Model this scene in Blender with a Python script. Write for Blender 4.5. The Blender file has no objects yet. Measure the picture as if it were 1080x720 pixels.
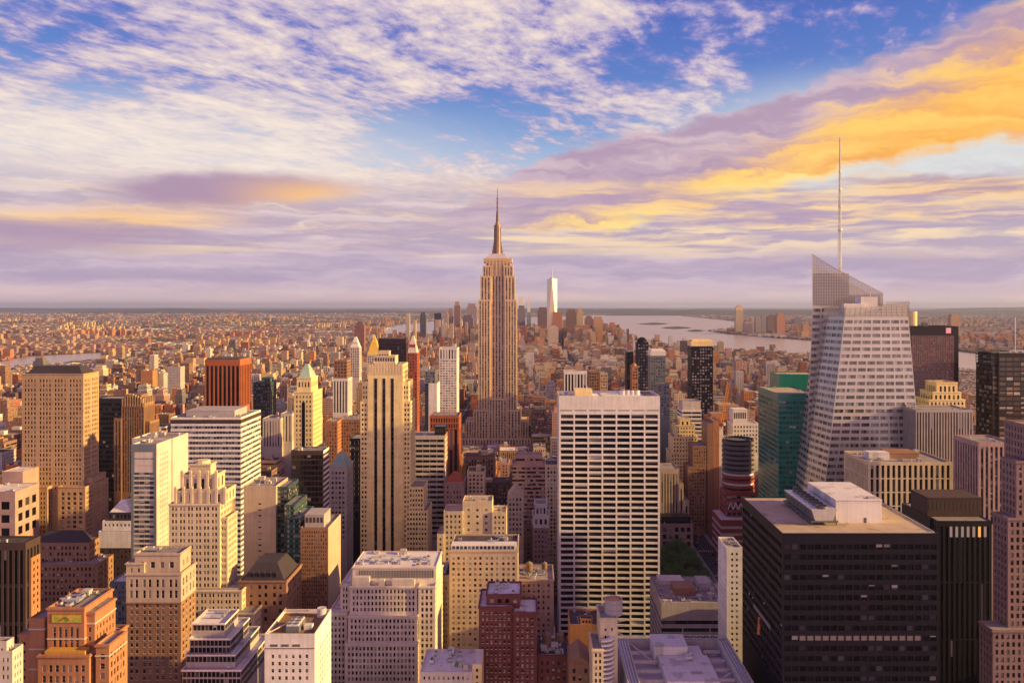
import bpy, math, random
import numpy as np
from math import radians as R, sin, cos, tan, atan, atan2, pi, sqrt

# ------------------------------------------------------------------ camera, light, exposure
F, VX, VY, CZ = 880.0, 560.0, 322.0, 260.0      # focal length and vanishing point in photo pixels; eye height in metres
sc = bpy.context.scene
COL = sc.collection
cam_d = bpy.data.cameras.new('camera'); cam = bpy.data.objects.new('camera', cam_d); COL.objects.link(cam)
cam.location = (0, 0, CZ); cam.rotation_euler = (R(90), 0, 0)
cam_d.sensor_width = 36; cam_d.lens = 36*F/1080
cam_d.shift_x = (540-VX)/1080; cam_d.shift_y = -(360-VY)/1080
cam_d.clip_start = 1; cam_d.clip_end = 200000
sc.camera = cam
SUN_AZ, SUN_EL = 98.5, 16.0
SKY_STRENGTH = 0.1
SUN_POWER = 5.0
EXPOSURE = 0.78
SKY_LEVEL = 0.605
HAZE = 1.9e-5
sc.view_settings.view_transform = 'Standard'; sc.view_settings.look = 'None'
sc.view_settings.exposure = EXPOSURE; sc.view_settings.gamma = 1; sc.view_settings.use_curve_mapping = False
sc.render.engine = 'CYCLES'
cy = sc.cycles
cy.max_bounces = 6; cy.diffuse_bounces = 3; cy.glossy_bounces = 3; cy.transmission_bounces = 4; cy.volume_bounces = 0
cy.use_denoising = True; cy.sample_clamp_indirect = 4.0; cy.caustics_reflective = False; cy.caustics_refractive = False
sun_d = bpy.data.lights.new('sun', 'SUN'); sun_d.energy = SUN_POWER; sun_d.angle = R(0.5); sun_d.color = (1.0, 0.64, 0.20)
sun = bpy.data.objects.new('sun', sun_d); COL.objects.link(sun)
sun.rotation_euler = (R(90-SUN_EL), 0, R(180-SUN_AZ))

def lin(r, g, b):
    f = lambda c: (c/255/12.92 if c/255 <= .04045 else ((c/255+.055)/1.055)**2.4)
    return (f(r), f(g), f(b), 1)

# ---- node expression helper
class E:
    def __init__(s, nt, so): s.nt, s.so = nt, so
    def _op(s, op, o=None, c=None):
        n = s.nt.nodes.new('ShaderNodeMath'); n.operation = op
        for i, v in enumerate((s, o, c)):
            if v is None: continue
            if isinstance(v, E): s.nt.links.new(v.so, n.inputs[i])
            else: n.inputs[i].default_value = v
        return E(s.nt, n.outputs[0])
    def __add__(s, o): return s._op('ADD', o)
    def __sub__(s, o): return s._op('SUBTRACT', o)
    def __mul__(s, o): return s._op('MULTIPLY', o)
    def __truediv__(s, o): return s._op('DIVIDE', o)
    __radd__ = __add__; __rmul__ = __mul__
    def max(s, o): return s._op('MAXIMUM', o)
    def min(s, o): return s._op('MINIMUM', o)
    def fract(s): return s._op('FRACT')
    def gt(s, o): return s._op('GREATER_THAN', o)
    def lt(s, o): return s._op('LESS_THAN', o)
    def inv(s): return s._op('MULTIPLY_ADD', -1.0, 1.0)
    def sqrt(s): return s._op('SQRT')
    def ss(s, a, b, lo=0.0, hi=1.0):
        n = s.nt.nodes.new('ShaderNodeMapRange'); n.interpolation_type = 'SMOOTHSTEP'
        s.nt.links.new(s.so, n.inputs[0])
        for i, v in enumerate((a, b, lo, hi)): n.inputs[i+1].default_value = v
        return E(s.nt, n.outputs[0])
def comb(nt, *v):
    n = nt.nodes.new('ShaderNodeCombineXYZ')
    for i, x in enumerate(v):
        if isinstance(x, E): nt.links.new(x.so, n.inputs[i])
        else: n.inputs[i].default_value = x
    return n.outputs[0]
def sep(nt, so):
    n = nt.nodes.new('ShaderNodeSeparateXYZ'); nt.links.new(so, n.inputs[0])
    return [E(nt, o) for o in n.outputs]
def noise(nt, vec, scale=1.0, detail=5.0, rough=0.55, dist=0.0):
    n = nt.nodes.new('ShaderNodeTexNoise')
    if vec is not None: nt.links.new(vec, n.inputs['Vector'])
    n.inputs['Scale'].default_value = scale; n.inputs['Detail'].default_value = detail
    n.inputs['Roughness'].default_value = rough; n.inputs['Distortion'].default_value = dist
    return E(nt, n.outputs['Fac'])
def mixc(nt, f, a, b, mode='MIX'):
    n = nt.nodes.new('ShaderNodeMix'); n.data_type = 'RGBA'; n.blend_type = mode
    for i, v in ((0, f), (6, a), (7, b)):
        if isinstance(v, E): nt.links.new(v.so, n.inputs[i])
        elif hasattr(v, 'is_linked'): nt.links.new(v, n.inputs[i])
        else: n.inputs[i].default_value = v
    return n.outputs[2]
def ramp(nt, fac, stops):
    n = nt.nodes.new('ShaderNodeValToRGB'); nt.links.new(fac.so, n.inputs[0])
    el = n.color_ramp.elements
    while len(el) < len(stops): el.new(0.5)
    for e, (p, c) in zip(el, stops): e.position = p; e.color = c
    return n.outputs[0]

# ---- world: Nishita sky with procedural cloud layers, laid out by compass direction
world = bpy.data.worlds.new('World'); sc.world = world; world.use_nodes = True
def build_sky():
    nt = world.node_tree; nt.nodes.clear()
    out = nt.nodes.new('ShaderNodeOutputWorld'); bg = nt.nodes.new('ShaderNodeBackground')
    nt.links.new(bg.outputs[0], out.inputs[0]); bg.inputs[1].default_value = SKY_STRENGTH
    sky = nt.nodes.new('ShaderNodeTexSky'); sky.sky_type = 'NISHITA'; sky.sun_disc = False
    sky.sun_elevation = R(SUN_EL); sky.sun_rotation = R(SUN_AZ); sky.altitude = 260; sky.dust_density = 1.5; sky.ozone_density = 2.0
    tc = nt.nodes.new('ShaderNodeTexCoord')
    dx, dy, dz = sep(nt, tc.outputs['Generated'])
    az = dx._op('ARCTAN2', dy); el = dz._op('ARCSINE')
    X = az*F + VX; Y = el*(-F) + VY                   # angles in units of 1/880 radian
    def P(x, y):
        a = atan((x-VX)/F); return VX+F*a, VY-F*atan((VY-y)/F*cos(a))
    def C(r, g, b, k=1.0):
        c = lin(r, g, b); return tuple(v*k*SKY_LEVEL/SKY_STRENGTH for v in c[:3])+(1,)
    # clear sky
    grad = ramp(nt, (VY-Y*1.0 if False else (Y*(-1.0)+VY))/340.0, [(0.0, C(214,180,196)), (0.1, C(200,172,200)), (0.27, C(232,214,214)), (0.43, C(176,192,222)), (0.53, C(126,158,212)),
                (0.68, C(84,120,200)), (0.85, C(64,96,190)), (1.0, C(66,80,172))])
    col = mixc(nt, 0.8, sky.outputs[0], grad)
    # slow domain warp
    w1 = noise(nt, comb(nt, X/170.0, Y/70.0, 3.0), 1.0, 4.0) - 0.5
    w2 = noise(nt, comb(nt, X/60.0, Y/26.0, 9.0), 1.0, 5.0) - 0.5
    Yw = Y + w1*46.0 + w2*20.0
    Xw = X + w2*50.0
    # high cirrus and altocumulus: a flat layer far above, streaks drawn out along one heading
    k = dz.max(0.0) + 0.07
    a0 = R(30)
    px, py = dx/k, dy/k
    al = px*sin(a0) + py*cos(a0); ac = px*cos(a0) - py*sin(a0)
    wq = noise(nt, comb(nt, ac*0.8, al*0.5, 1.0), 1.0, 3.0) - 0.5
    n_s = noise(nt, comb(nt, ac*6.6 + wq*3.6, al*3.5 + wq*2.2, 0.0), 1.0, 6.0, 0.62)
    n_b = noise(nt, comb(nt, ac*0.85, al*0.55, 7.0), 1.0, 4.0, 0.5)
    n_f = noise(nt, comb(nt, ac*20.0 + wq*8.0, al*13.0, 4.0), 1.0, 5.0, 0.6)
    def ell(cx, cy, rx, ry, rot=0.0, a=1.25, b=0.45, xs=X, ys=Y):
        cx, cy = P(cx, cy); c, s = cos(R(rot)), sin(R(rot))
        u = (xs-cx)*(c/rx) + (ys-cy)*(-s/rx); v = (xs-cx)*(s/ry) + (ys-cy)*(c/ry)
        return (u*u+v*v).sqrt().ss(a, b)
    cover = ell(250, 40, 480, 200, -10, 1.25, 0.5) + ell(560, 20, 260, 120, -25, 1.2, 0.4)*0.75 + ell(650, 75, 120, 60, -10)*0.45 + ell(850, 25, 190, 60, 0)*0.42 + ell(150, 170, 330, 60, 0)*0.35
    holes = ell(470, 140, 115, 42, 15)*0.56 + ell(600, 160, 75, 30, 25)*0.42 + ell(40, 30, 90, 30, 20)*0.45 + ell(690, 60, 60, 40)*0.55 + ell(90, 95, 70, 20, 15)*0.35 
    dens = (n_s*0.62 + n_f*0.34 + n_b*0.26) + (cover.min(1.1) - holes)*0.27 - 0.755
    m_c = dens.ss(-0.045, 0.115)
    ccol = mixc(nt, dens.ss(-0.02, 0.30), C(146,136,200), C(252,231,212))
    ccol = mixc(nt, Y.ss(60, 260)*.8, ccol, C(246,226,208))
    col = mixc(nt, m_c*0.93, col, ccol)
    # smooth veil under the cirrus on the left
    veil = ell(130, 165, 330, 62, 4, 1.3, 0.3)
    col = mixc(nt, veil*(n_s*0.5+0.35).min(0.75), col, C(244,232,220))
    # pale clear gap on the right
    gap = ell(1000, 172, 260, 78, -8, 1.35, 0.4)
    col = mixc(nt, gap*0.85, col, C(224,226,224))
    # horizontal stratus, thick towards the horizon
    n1 = noise(nt, comb(nt, X/210.0+w2*0.5, Yw/24.0, 0.0), 1.0, 7.0, 0.6)
    n2 = noise(nt, comb(nt, X/130.0+w2*.6, (Y+w2*12.0)/12.0, 5.0), 1.0, 6.0, 0.6)
    low = Y.ss(165, 235)
    dl = n1*0.75 + n2*0.3 - 0.52 + low*0.14
    scol = mixc(nt, n2.ss(0.42, 0.66), C(178,158,182), C(222,198,202))
    scol = mixc(nt, (dl.ss(0.0, 0.13).inv())*n2.ss(0.35, 0.6), scol, C(255,216,160))
    col = mixc(nt, low*(dl.ss(-0.02, 0.09))*0.82, col, scol)
    cream = noise(nt, comb(nt, X/260.0, Y/13.0, 12.0), 1.0, 4.0, 0.5).ss(0.52, 0.66)*Y.ss(205, 235)*Y.ss(292, 255)
    cream = (cream + ell(850, 243, 330, 30, -2, 1.2, .3)*(n2.ss(.42, .6))*.9).min(1.0)
    col = mixc(nt, cream*0.8, col, C(255,224,176))
    # lens-shaped cloud and the stratus on the left
    lens = ell(245, 201, 140, 19, 3, 1.1, 0.5, Xw, Y+w1*16+w2*12)
    lcol = mixc(nt, (X - 230.0).ss(-10, 120)*Y.ss(186, 212), C(174,146,172), C(252,196,130))
    col = mixc(nt, lens*0.95, col, lcol)
    lef = ell(30, 246, 200, 27, 7, 1.15, 0.4, Xw, Y+w1*18+w2*14)
    lfcol = mixc(nt, (n2*0.6+Y.ss(262, 228)*0.55).ss(0.45, 0.75), C(178,150,174), C(252,200,136))
    col = mixc(nt, lef*0.85, col, lfcol)
    # great bank climbing to the right, lit orange from below and behind
    sx, sy = P(540, 218); ex, ey = P(1080, 74); L = math.hypot(ex-sx, ey-sy); tx, ty = (ex-sx)/L, (ey-sy)/L
    w3 = noise(nt, comb(nt, X/34.0, Y/20.0, 21.0), 1.0, 6.0, .6) - 0.5
    Yk = Y + w1*30.0 + w2*26.0 + w3*26.0
    t = (X-sx)*(tx/L) + (Yk-sy)*(ty/L)
    s = (X-sx)*(-ty) + (Yk-sy)*tx
    half = t.ss(-0.25, 0.25, 8.0, 47.0) + t.ss(0.6, 1.05, 0.0, 16.0)
    sn = s/half
    edge = (sn._op('ABSOLUTE')).ss(1.08, 0.80)*t.ss(-0.32, 0.12)
    fil = noise(nt, comb(nt, X/120.0, Yk/16.0, 2.0), 1.0, 5.0, 0.5)
    lit = (t*0.80 + sn*0.50 + (fil-0.5)*1.2 + w3*.25 - 0.19).ss(0.0, 0.66)
    bcol = mixc(nt, lit, mixc(nt, fil.ss(0.35, 0.65), C(180,154,178), C(212,186,194)), mixc(nt, (fil*.75+w3*.25+.12).ss(.30, .68), C(248,170,72,1.0), C(255,204,104,1.05)))
    bcol = mixc(nt, lit*(sn.ss(0.2, 0.95))*fil.ss(0.3, 0.6)*t.ss(0.9, 0.5), bcol, C(255,226,140,1.05))
    col = mixc(nt, edge*0.97, col, bcol)
    mid = ell(800, 215, 330, 22, -3, 1.2, 0.4, Xw, Yw)
    col = mixc(nt, mid*0.7, col, mixc(nt, n2.ss(0.4, 0.62), C(178,152,182), C(255,214,150)))
    rb = ell(1010, 196, 120, 11, -4, 1.1, 0.5, Xw, Yw)
    col = mixc(nt, rb*0.8, col, mixc(nt, n2.ss(0.4, 0.6), C(186,150,160), C(250,206,150)))
    # lavender bank over the horizon
    hz = Yw.ss(248, 286)
    hcol = mixc(nt, n1.ss(0.36, 0.64), C(166,152,188), C(212,192,204))
    hcol = mixc(nt, Y.ss(292, 318), hcol, C(236,206,202))
    col = mixc(nt, hz*0.64, col, hcol)
    # the sunset half of the sky, behind and to the right of this view: unseen cloud, brightened to fill the shaded fronts
    n3 = noise(nt, comb(nt, az*2.2, el*7.0, 2.0), 1.0, 5.0)
    sunset = mixc(nt, n3.ss(.35, .65), C(228,160,170,1.35), C(250,208,206,2.4))
    sunset = mixc(nt, el.ss(.12, .62), sunset, mixc(nt, n3.ss(.35, .65), C(136,104,182,.5), C(214,166,200,.62)))
    bk = dy.ss(.45, -.35)*dx.ss(-1.3, .1)
    col = mixc(nt, bk*dz.ss(-.05, .02), col, sunset)
    # unseen cloud added overhead, tinted to colour the ambient light
    over = mixc(nt, n3.ss(.3, .6), C(112,92,184,.5), C(196,150,200,.55))
    col = mixc(nt, el.ss(.42, .6)*(bk.inv()), col, over)
    nt.links.new(col, bg.inputs[0])
build_sky()

# ------------------------------------------------------------------ helpers
def wx(x, Y): return (x-VX)*Y/F
def wz(y, Y): return CZ-(y-VY)*Y/F
def pxl(X, Y, Z): return VX+X*F/Y, VY+(CZ-Z)*F/Y
def ground(x, y):
    Y = CZ*F/(y-VY); return (wx(x, Y), Y)

MATS = {}
def mat(name, c, rough=0.8, var=0.18, scale=0.25, streak=0.25, metal=0.0, spec=0.3, bump=0.0):
    """a surface with patchy wear and rain streaks of its own"""
    if name in MATS: return MATS[name]
    m = bpy.data.materials.new(name); m.use_nodes = True; nt = m.node_tree; b = nt.nodes['Principled BSDF']
    tc = nt.nodes.new('ShaderNodeTexCoord'); x, y, z = sep(nt, tc.outputs['Object'])
    n1 = noise(nt, tc.outputs['Object'], scale, 5.0, 0.6)
    n2 = noise(nt, comb(nt, x*0.9, y*0.9, z*0.05), 1.0, 4.0, 0.6)
    n3 = noise(nt, comb(nt, x*.03, y*.03, z*.11), 1.0, 3.0)
    f = (n1-0.5)*(2*var) + (n2-0.5)*(2*streak) + (n3-0.5)*.5 + 1.0
    if 'roof' in name:                                   # lapped seams and dried puddle marks
        f = f*((x/2.4).fract().lt(.05)*(-.22) + 1.0)*((y/7.5).fract().lt(.03)*(-.22) + 1.0)
        f = f*(noise(nt, comb(nt, x*.11, y*.11, 3.0), 1.0, 3.0).ss(.56, .62)*(-.28) + 1.0)
    col = mixc(nt, 1.0, (c[0], c[1], c[2], 1), comb(nt, f, f, f), 'MULTIPLY')
    nt.links.new(col, b.inputs['Base Color'])
    b.inputs['Roughness'].default_value = rough; b.inputs['Metallic'].default_value = metal
    b.inputs['Specular IOR Level'].default_value = spec
    MATS[name] = m; return m
def glass(name, c=(0.016, 0.014, 0.022), rough=0.12, blind=0.25, bc=(0.35, 0.32, 0.3), spec=0.4, lit=0.0):
    """window panes: dark glass, some with a blind or a pale reflection, chosen pane by pane"""
    if name in MATS: return MATS[name]
    m = bpy.data.materials.new(name); m.use_nodes = True; nt = m.node_tree; b = nt.nodes['Principled BSDF']
    g = nt.nodes.new('ShaderNodeNewGeometry'); oi = nt.nodes.new('ShaderNodeObjectInfo')
    r = (E(nt, g.outputs['Random Per Island']) + E(nt, oi.outputs['Random'])*7.31).fract()
    r2 = (r*17.3).fract(); r3 = (r*41.7).fract()
    isb = r.lt(blind)
    dk = mixc(nt, r2, (c[0]*0.5, c[1]*0.5, c[2]*0.5, 1), (c[0]*2.0, c[1]*2.0, c[2]*2.0, 1))
    bl = mixc(nt, r2, (bc[0]*0.35, bc[1]*0.35, bc[2]*0.35, 1), (bc[0], bc[1], bc[2], 1))
    nt.links.new(mixc(nt, isb, dk, bl), b.inputs['Base Color'])
    b.inputs['Roughness'].default_value = rough; b.inputs['Specular IOR Level'].default_value = spec
    if lit > 0:
        nt.links.new((r3.lt(lit)*1.0).so, b.inputs['Emission Strength']); b.inputs['Emission Color'].default_value = (0.9, 0.55, 0.22, 1)
    MATS[name] = m; return m
def litmat(name, c, k):
    if name in MATS: return MATS[name]
    m = bpy.data.materials.new(name); m.use_nodes = True; b = m.node_tree.nodes['Principled BSDF']
    b.inputs['Base Color'].default_value = (0.2, 0.15, 0.14, 1); b.inputs['Emission Color'].default_value = (*c, 1); b.inputs['Emission Strength'].default_value = k
    MATS[name] = m; return m

def tag(o, label=None, cat=None, group=None, kind=None):
    if label: o['label'] = label
    if cat: o['category'] = cat
    if group: o['group'] = group
    if kind: o['kind'] = kind
    return o
def empty(name, loc, label, cat, group=None):
    o = bpy.data.objects.new(name, None); COL.objects.link(o); o.location = loc; o.empty_display_size = 5
    return tag(o, label, cat, group)
class MB:
    def __init__(s): s.v, s.f, s.m = [], [], []
    def quad(s, a, b, c, d, m=0):
        n = len(s.v); s.v += (a, b, c, d); s.f.append((n, n+1, n+2, n+3)); s.m.append(m)
    def poly(s, pts, m=0):
        n = len(s.v); s.v += list(pts); s.f.append(tuple(range(n, n+len(pts)))); s.m.append(m)
    def box(s, x0, x1, y0, y1, z0, z1, m=0, mt=None, bottom=False):
        A = [(x0,y0,z0),(x1,y0,z0),(x1,y1,z0),(x0,y1,z0),(x0,y0,z1),(x1,y0,z1),(x1,y1,z1),(x0,y1,z1)]
        n = len(s.v); s.v += A
        fs = [(0,1,5,4),(1,2,6,5),(2,3,7,6),(3,0,4,7),(4,5,6,7)]
        if bottom: fs.append((3,2,1,0))
        for i, q in enumerate(fs):
            s.f.append(tuple(n+k for k in q)); s.m.append(mt if (mt is not None and i == 4) else m)
    def frust(s, x0, x1, y0, y1, z0, X0, X1, Y0, Y1, z1, m=0):
        n = len(s.v); s.v += [(x0,y0,z0),(x1,y0,z0),(x1,y1,z0),(x0,y1,z0),(X0,Y0,z1),(X1,Y0,z1),(X1,Y1,z1),(X0,Y1,z1)]
        for q in [(0,1,5,4),(1,2,6,5),(2,3,7,6),(3,0,4,7),(4,5,6,7)]: s.f.append(tuple(n+k for k in q)); s.m.append(m)
    def cyl(s, cx, cy, z0, z1, r0, r1=None, n=16, m=0, cap=True):
        r1 = r0 if r1 is None else r1; b = len(s.v)
        for i in range(n):
            a = 2*pi*i/n; s.v.append((cx+r0*cos(a), cy+r0*sin(a), z0)); s.v.append((cx+r1*cos(a), cy+r1*sin(a), z1))
        for i in range(n):
            j = (i+1) % n; s.f.append((b+2*i, b+2*j, b+2*j+1, b+2*i+1)); s.m.append(m)
        if cap and r1 > 0.01: s.f.append(tuple(b+2*i+1 for i in range(n))); s.m.append(m)
    def bar(s, p, q, w, m=0):
        p, q = np.array(p, float), np.array(q, float); d = q-p; d /= np.linalg.norm(d)
        a = np.cross(d, (0, 0, 1) if abs(d[2]) < .9 else (1, 0, 0)); a /= np.linalg.norm(a); b = np.cross(d, a)
        n = len(s.v)
        for e in (p, q):
            for sa, sb in ((-1,-1),(1,-1),(1,1),(-1,1)): s.v.append(tuple(e+a*sa*w/2+b*sb*w/2))
        for f in ((0,1,5,4),(1,2,6,5),(2,3,7,6),(3,0,4,7),(4,5,6,7),(3,2,1,0)): s.f.append(tuple(n+k for k in f)); s.m.append(m)
    def build(s, name, mats, parent=None, loc=None, smooth=False):
        if not s.f: return None
        if not isinstance(mats, (list, tuple)): mats = [mats]
        o0 = np.array(parent.location if parent and loc is None and parent.type == 'EMPTY' else (loc or (0, 0, 0)), float)
        if parent and parent.type != 'EMPTY' and loc is None:
            o0 = np.array(parent.get('_o', (0, 0, 0)), float)
        v = (np.array(s.v, float)-o0).tolist()
        me = bpy.data.meshes.new(name); me.from_pydata(v, [], s.f)
        for m in mats: me.materials.append(m)
        if len(mats) > 1: me.polygons.foreach_set('material_index', s.m)
        if smooth: me.polygons.foreach_set('use_smooth', [True]*len(s.f))
        me.update()
        o = bpy.data.objects.new(name, me); COL.objects.link(o)
        if parent: o.parent = parent
        else: o.location = tuple(o0)
        return o

# ------------------------------------------------------------------ facades
WINMESH = {}
BLIND = glass('window_blinds', blind=1.0, bc=(.52,.47,.43), rough=.6, spec=.2)
SEE = random.Random(99)
def pick_blind(p): return SEE.choice((.3, .45, .6, .85)) if SEE.random() < p else 0.0
def win_mesh(w, h, gm, fm, sash, bl=0.0):
    k = (round(w, 2), round(h, 2), gm.name, fm.name if fm else '', sash, bl)
    if k in WINMESH: return WINMESH[k]
    b = MB(); x, z = w/2, h/2
    b.quad((-x, 0, -z), (x, 0, -z), (x, 0, z), (-x, 0, z), 0)
    if sash:
        t = min(0.09, w*0.07)
        for (x0, x1, z0, z1) in ((-x, -x+t, -z, z), (x-t, x, -z, z), (-x+t, x-t, -z, -z+t), (-x+t, x-t, z-t, z)) + (((-x+t, x-t, -t*.5, t*.5),) if sash == 1 else ((-t*.5, t*.5, -z+t, z-t),)):
            b.box(x0, x1, -0.06, 0.0, z0, z1, 1, bottom=True)
    if bl: b.quad((-x*.96, -.02, z-h*bl), (x*.96, -.02, z-h*bl), (x*.96, -.02, z*.98), (-x*.96, -.02, z*.98), 2)
    me = bpy.data.meshes.new('window'); me.from_pydata(b.v, [], b.f)
    me.materials.append(gm); me.materials.append(fm or gm); me.materials.append(BLIND); me.polygons.foreach_set('material_index', b.m); me.update()
    WINMESH[k] = me; return me

def layout(w, mg, bay, ww, grp):
    """window intervals along a wall of width w"""
    if grp:
        g, gap = grp; n = max(1, int((w-2*mg+gap)/(g*bay+gap))); unit = (w-2*mg+gap)/n - gap
        bw = unit/g; out = []
        for i in range(n):
            u = mg+i*(unit+gap)
            for j in range(g): out.append((u+j*bw+bw*(1-ww)/2, u+(j+1)*bw-bw*(1-ww)/2))
        return out
    n = max(1, int(round((w-2*mg)/bay))); bw = (w-2*mg)/n
    return [(mg+i*bw+bw*(1-ww)/2, mg+(i+1)*bw-bw*(1-ww)/2) for i in range(n)]

def facade(B, wins, x0, y0, ux, uy, w, z0, z1, st, zg=0.0):
    nx, ny = uy, -ux
    def p(u, z, d=0.0): return (x0+ux*u-nx*d, y0+uy*u-ny*d, z)
    if zg < z0: B.quad(p(0, zg), p(w, zg), p(w, z0), p(0, z0))
    mode = st.get('mode', 'grid')
    if mode == 'blank' or z1-z0 < 1.5 or w < 1.2:
        B.quad(p(0, z0), p(w, z0), p(w, z1), p(0, z1)); return
    fl, rec, wh = st['fl'], st.get('rec', 0.35), st.get('wh', 0.6)
    mg = min(st.get('mg', 0.8), w*0.2)
    ivs = layout(w, mg, st['bay'], st.get('ww', 0.55), st.get('grp'))
    zt = z1-st.get('top', 1.5); nf = int((zt-z0)/fl)
    if nf < 1 and fl > 12 and zt-z0 > 5: fl, nf = zt-z0-.1, 1
    if nf < 1:
        B.quad(p(0, z0), p(w, z0), p(w, z1), p(0, z1)); return
    rows = []                                           # (bottom, top) of each window row, from the top down
    for k in range(nf):
        a = zt-(k+1)*fl+fl*(1-wh)*0.5
        rows.append((a, a+fl*wh))
    skip = st.get('skip', ())
    if mode == 'band':
        edges = [z1]+[v for (a, b) in rows for v in (b, a)]+[z0]
        for i in range(0, len(edges), 2):
            t, b = edges[i], edges[i+1]
            B.quad(p(0, b), p(w, b), p(w, t), p(0, t))
            if i > 0: B.quad(p(0, t), p(w, t), p(w, t, rec), p(0, t, rec))
            if i+2 < len(edges): B.quad(p(0, b, rec), p(w, b, rec), p(w, b), p(0, b))
        cuts = [0.0]+[v for iv in ivs for v in iv]+[w]
        for (a, b) in rows:
            for i in range(0, len(cuts), 2):
                c, d = cuts[i], cuts[i+1]
                if d-c > 1e-4: B.quad(p(c, a, rec-0.08), p(d, a, rec-0.08), p(d, b, rec-0.08), p(c, b, rec-0.08), 1)
    else:
        cuts = [0.0]+[v for iv in ivs for v in iv]+[w]
        for i in range(0, len(cuts), 2):
            c, d = cuts[i], cuts[i+1]
            if d-c < 1e-4: continue
            B.quad(p(c, z0), p(d, z0), p(d, z1), p(c, z1))
            if i > 0: B.quad(p(c, z0, rec), p(c, z0), p(c, z1), p(c, z1, rec))
            if i+2 < len(cuts): B.quad(p(d, z0), p(d, z0, rec), p(d, z1, rec), p(d, z1))
        dv, mi = (rec-0.1, 1) if mode == 'vert' else (0.0, 0)
        every = st.get('belt', 0)
        for (c, d) in ivs:
            t = z1; first = True
            for r, (a, b) in enumerate(rows+[(None, z0)]):
                solid = first or a is None or (every and r % every == 0)
                dd, mm = (0.0, 0) if (mode != 'vert' or solid) else (dv, mi)
                lo = b
                B.quad(p(c, lo, dd), p(d, lo, dd), p(d, t, dd), p(c, t, dd), mm)
                if dd < rec-0.2:
                    if not first: B.quad(p(c, t, dd), p(d, t, dd), p(d, t, rec), p(c, t, rec), mm)
                    if a is not None: B.quad(p(c, lo, rec), p(d, lo, rec), p(d, lo, dd), p(c, lo, dd), mm)
                first = False
                t = a
        sill = st.get('sill', 0)
        if sill:
            for (c, d) in ivs:
                for (a, b) in rows:
                    q0, q1 = p(c-0.1, a-0.22, -0.12), p(d+0.1, a-0.22, -0.12); r0, r1 = p(c-0.1, a-0.02, -0.12), p(d+0.1, a-0.02, -0.12)
                    B.quad(q0, q1, r1, r0, 2); B.quad(r0, r1, p(d+0.1, a-0.02, 0.0), p(c-0.1, a-0.02, 0.0), 2)
    for (c, d) in ivs:
        for (a, b) in rows:
            q = p((c+d)/2, (a+b)/2, rec)
            wins.append((q, d-c, b-a, ux, uy))

def cornice(B, x0, x1, y0, y1, z, h=0.8, out=0.5, m=0):
    """projecting band round a tier, standing proud of the wall"""
    for (a, b, c, d) in ((x0-out, x1+out, y0-out, y0-0.003), (x0-out, x1+out, y1+0.003, y1+out), (x0-out, x0-0.003, y0-0.003, y1+0.003), (x1+0.003, x1+out, y0-0.003, y1+0.003)):
        B.box(a, b, c, d, z-h, z, m, bottom=True)

# ---- roof furniture, shared meshes
SHARED = {}
def shared(key, fn):
    if key not in SHARED:
        b, mats = fn(); me = bpy.data.meshes.new(key); me.from_pydata(b.v, [], b.f)
        for m in mats: me.materials.append(m)
        if len(mats) > 1: me.polygons.foreach_set('material_index', b.m)
        me.update(); SHARED[key] = me
    return SHARED[key]
def m_ac():
    b = MB(); b.box(-1, 1, -.7, .7, .25, 1.2); b.box(-.95, -.8, -.65, .65, 0, .25, 1); b.box(.8, .95, -.65, .65, 0, .25, 1)
    for x in (-.5, .5): b.cyl(x, 0, 1.2, 1.32, .4, .4, 12, 1); b.cyl(x, 0, 1.32, 1.36, .33, .1, 12, 2)
    for i in range(7): b.box(-.9+i*.27, -.8+i*.27, -.72, -.70, .4, 1.1, 2, bottom=True)
    return b, [mat('painted_steel', (.55,.54,.55), .45), mat('dark_steel', (.12,.12,.13), .5), mat('black_void', (.02,.02,.02), .6)]
def m_tank():
    b = MB()
    for i in range(4): a = pi/4+i*pi/2; b.box(cos(a)*1.1-.12, cos(a)*1.1+.12, sin(a)*1.1-.12, sin(a)*1.1+.12, 0, 1.6, 1)
    b.cyl(0, 0, 1.55, 1.75, 1.55, 1.55, 16, 1); b.cyl(0, 0, 1.75, 4.4, 1.45, 1.35, 16, 0)
    for z in (2.2, 2.9, 3.6): b.cyl(0, 0, z, z+.07, 1.47, 1.45, 16, 1, cap=False)
    b.cyl(0, 0, 4.4, 5.4, 1.55, 0.02, 16, 2)
    return b, [mat('tank_wood', (.22,.13,.08), .85), mat('dark_steel', (.12,.12,.13), .5), mat('tank_cap', (.2,.17,.16), .8)]
def m_vent():
    b = MB(); b.cyl(0, 0, 0, 1.0, .3, .3, 10); b.cyl(0, 0, 1.0, 1.3, .5, .3, 10)
    return b, [mat('painted_steel', (.55,.54,.55), .45)]
def m_hut():
    b = MB(); b.box(-1, 1, -1, 1, 0, 1.6); b.box(-1.08, 1.08, -1.08, 1.08, 1.6, 1.72); b.box(.1, .6, -1.03, -1.002, 0, 1.1, 1, bottom=True)
    return b, [mat('hut_render', (.5,.46,.43), .85), mat('dark_steel', (.12,.12,.13), .5)]
def m_duct():
    b = MB(); b.box(-2, 2, -.3, .3, .4, 1.0, 0, bottom=True); b.box(1.4, 2, -.3, 1.6, .4, 1.0, 0, bottom=True)
    for x in (-1.8, -.4, 1.0): b.box(x, x+.1, -.25, .25, 0, .4, 1)
    return b, [mat('galvanised', (.6,.6,.62), .35, metal=.6), mat('dark_steel', (.12,.12,.13), .5)]
ROOFKIT = {'air_handler': m_ac, 'water_tank': m_tank, 'roof_vent': m_vent, 'stair_hut': m_hut, 'air_duct': m_duct}
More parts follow.
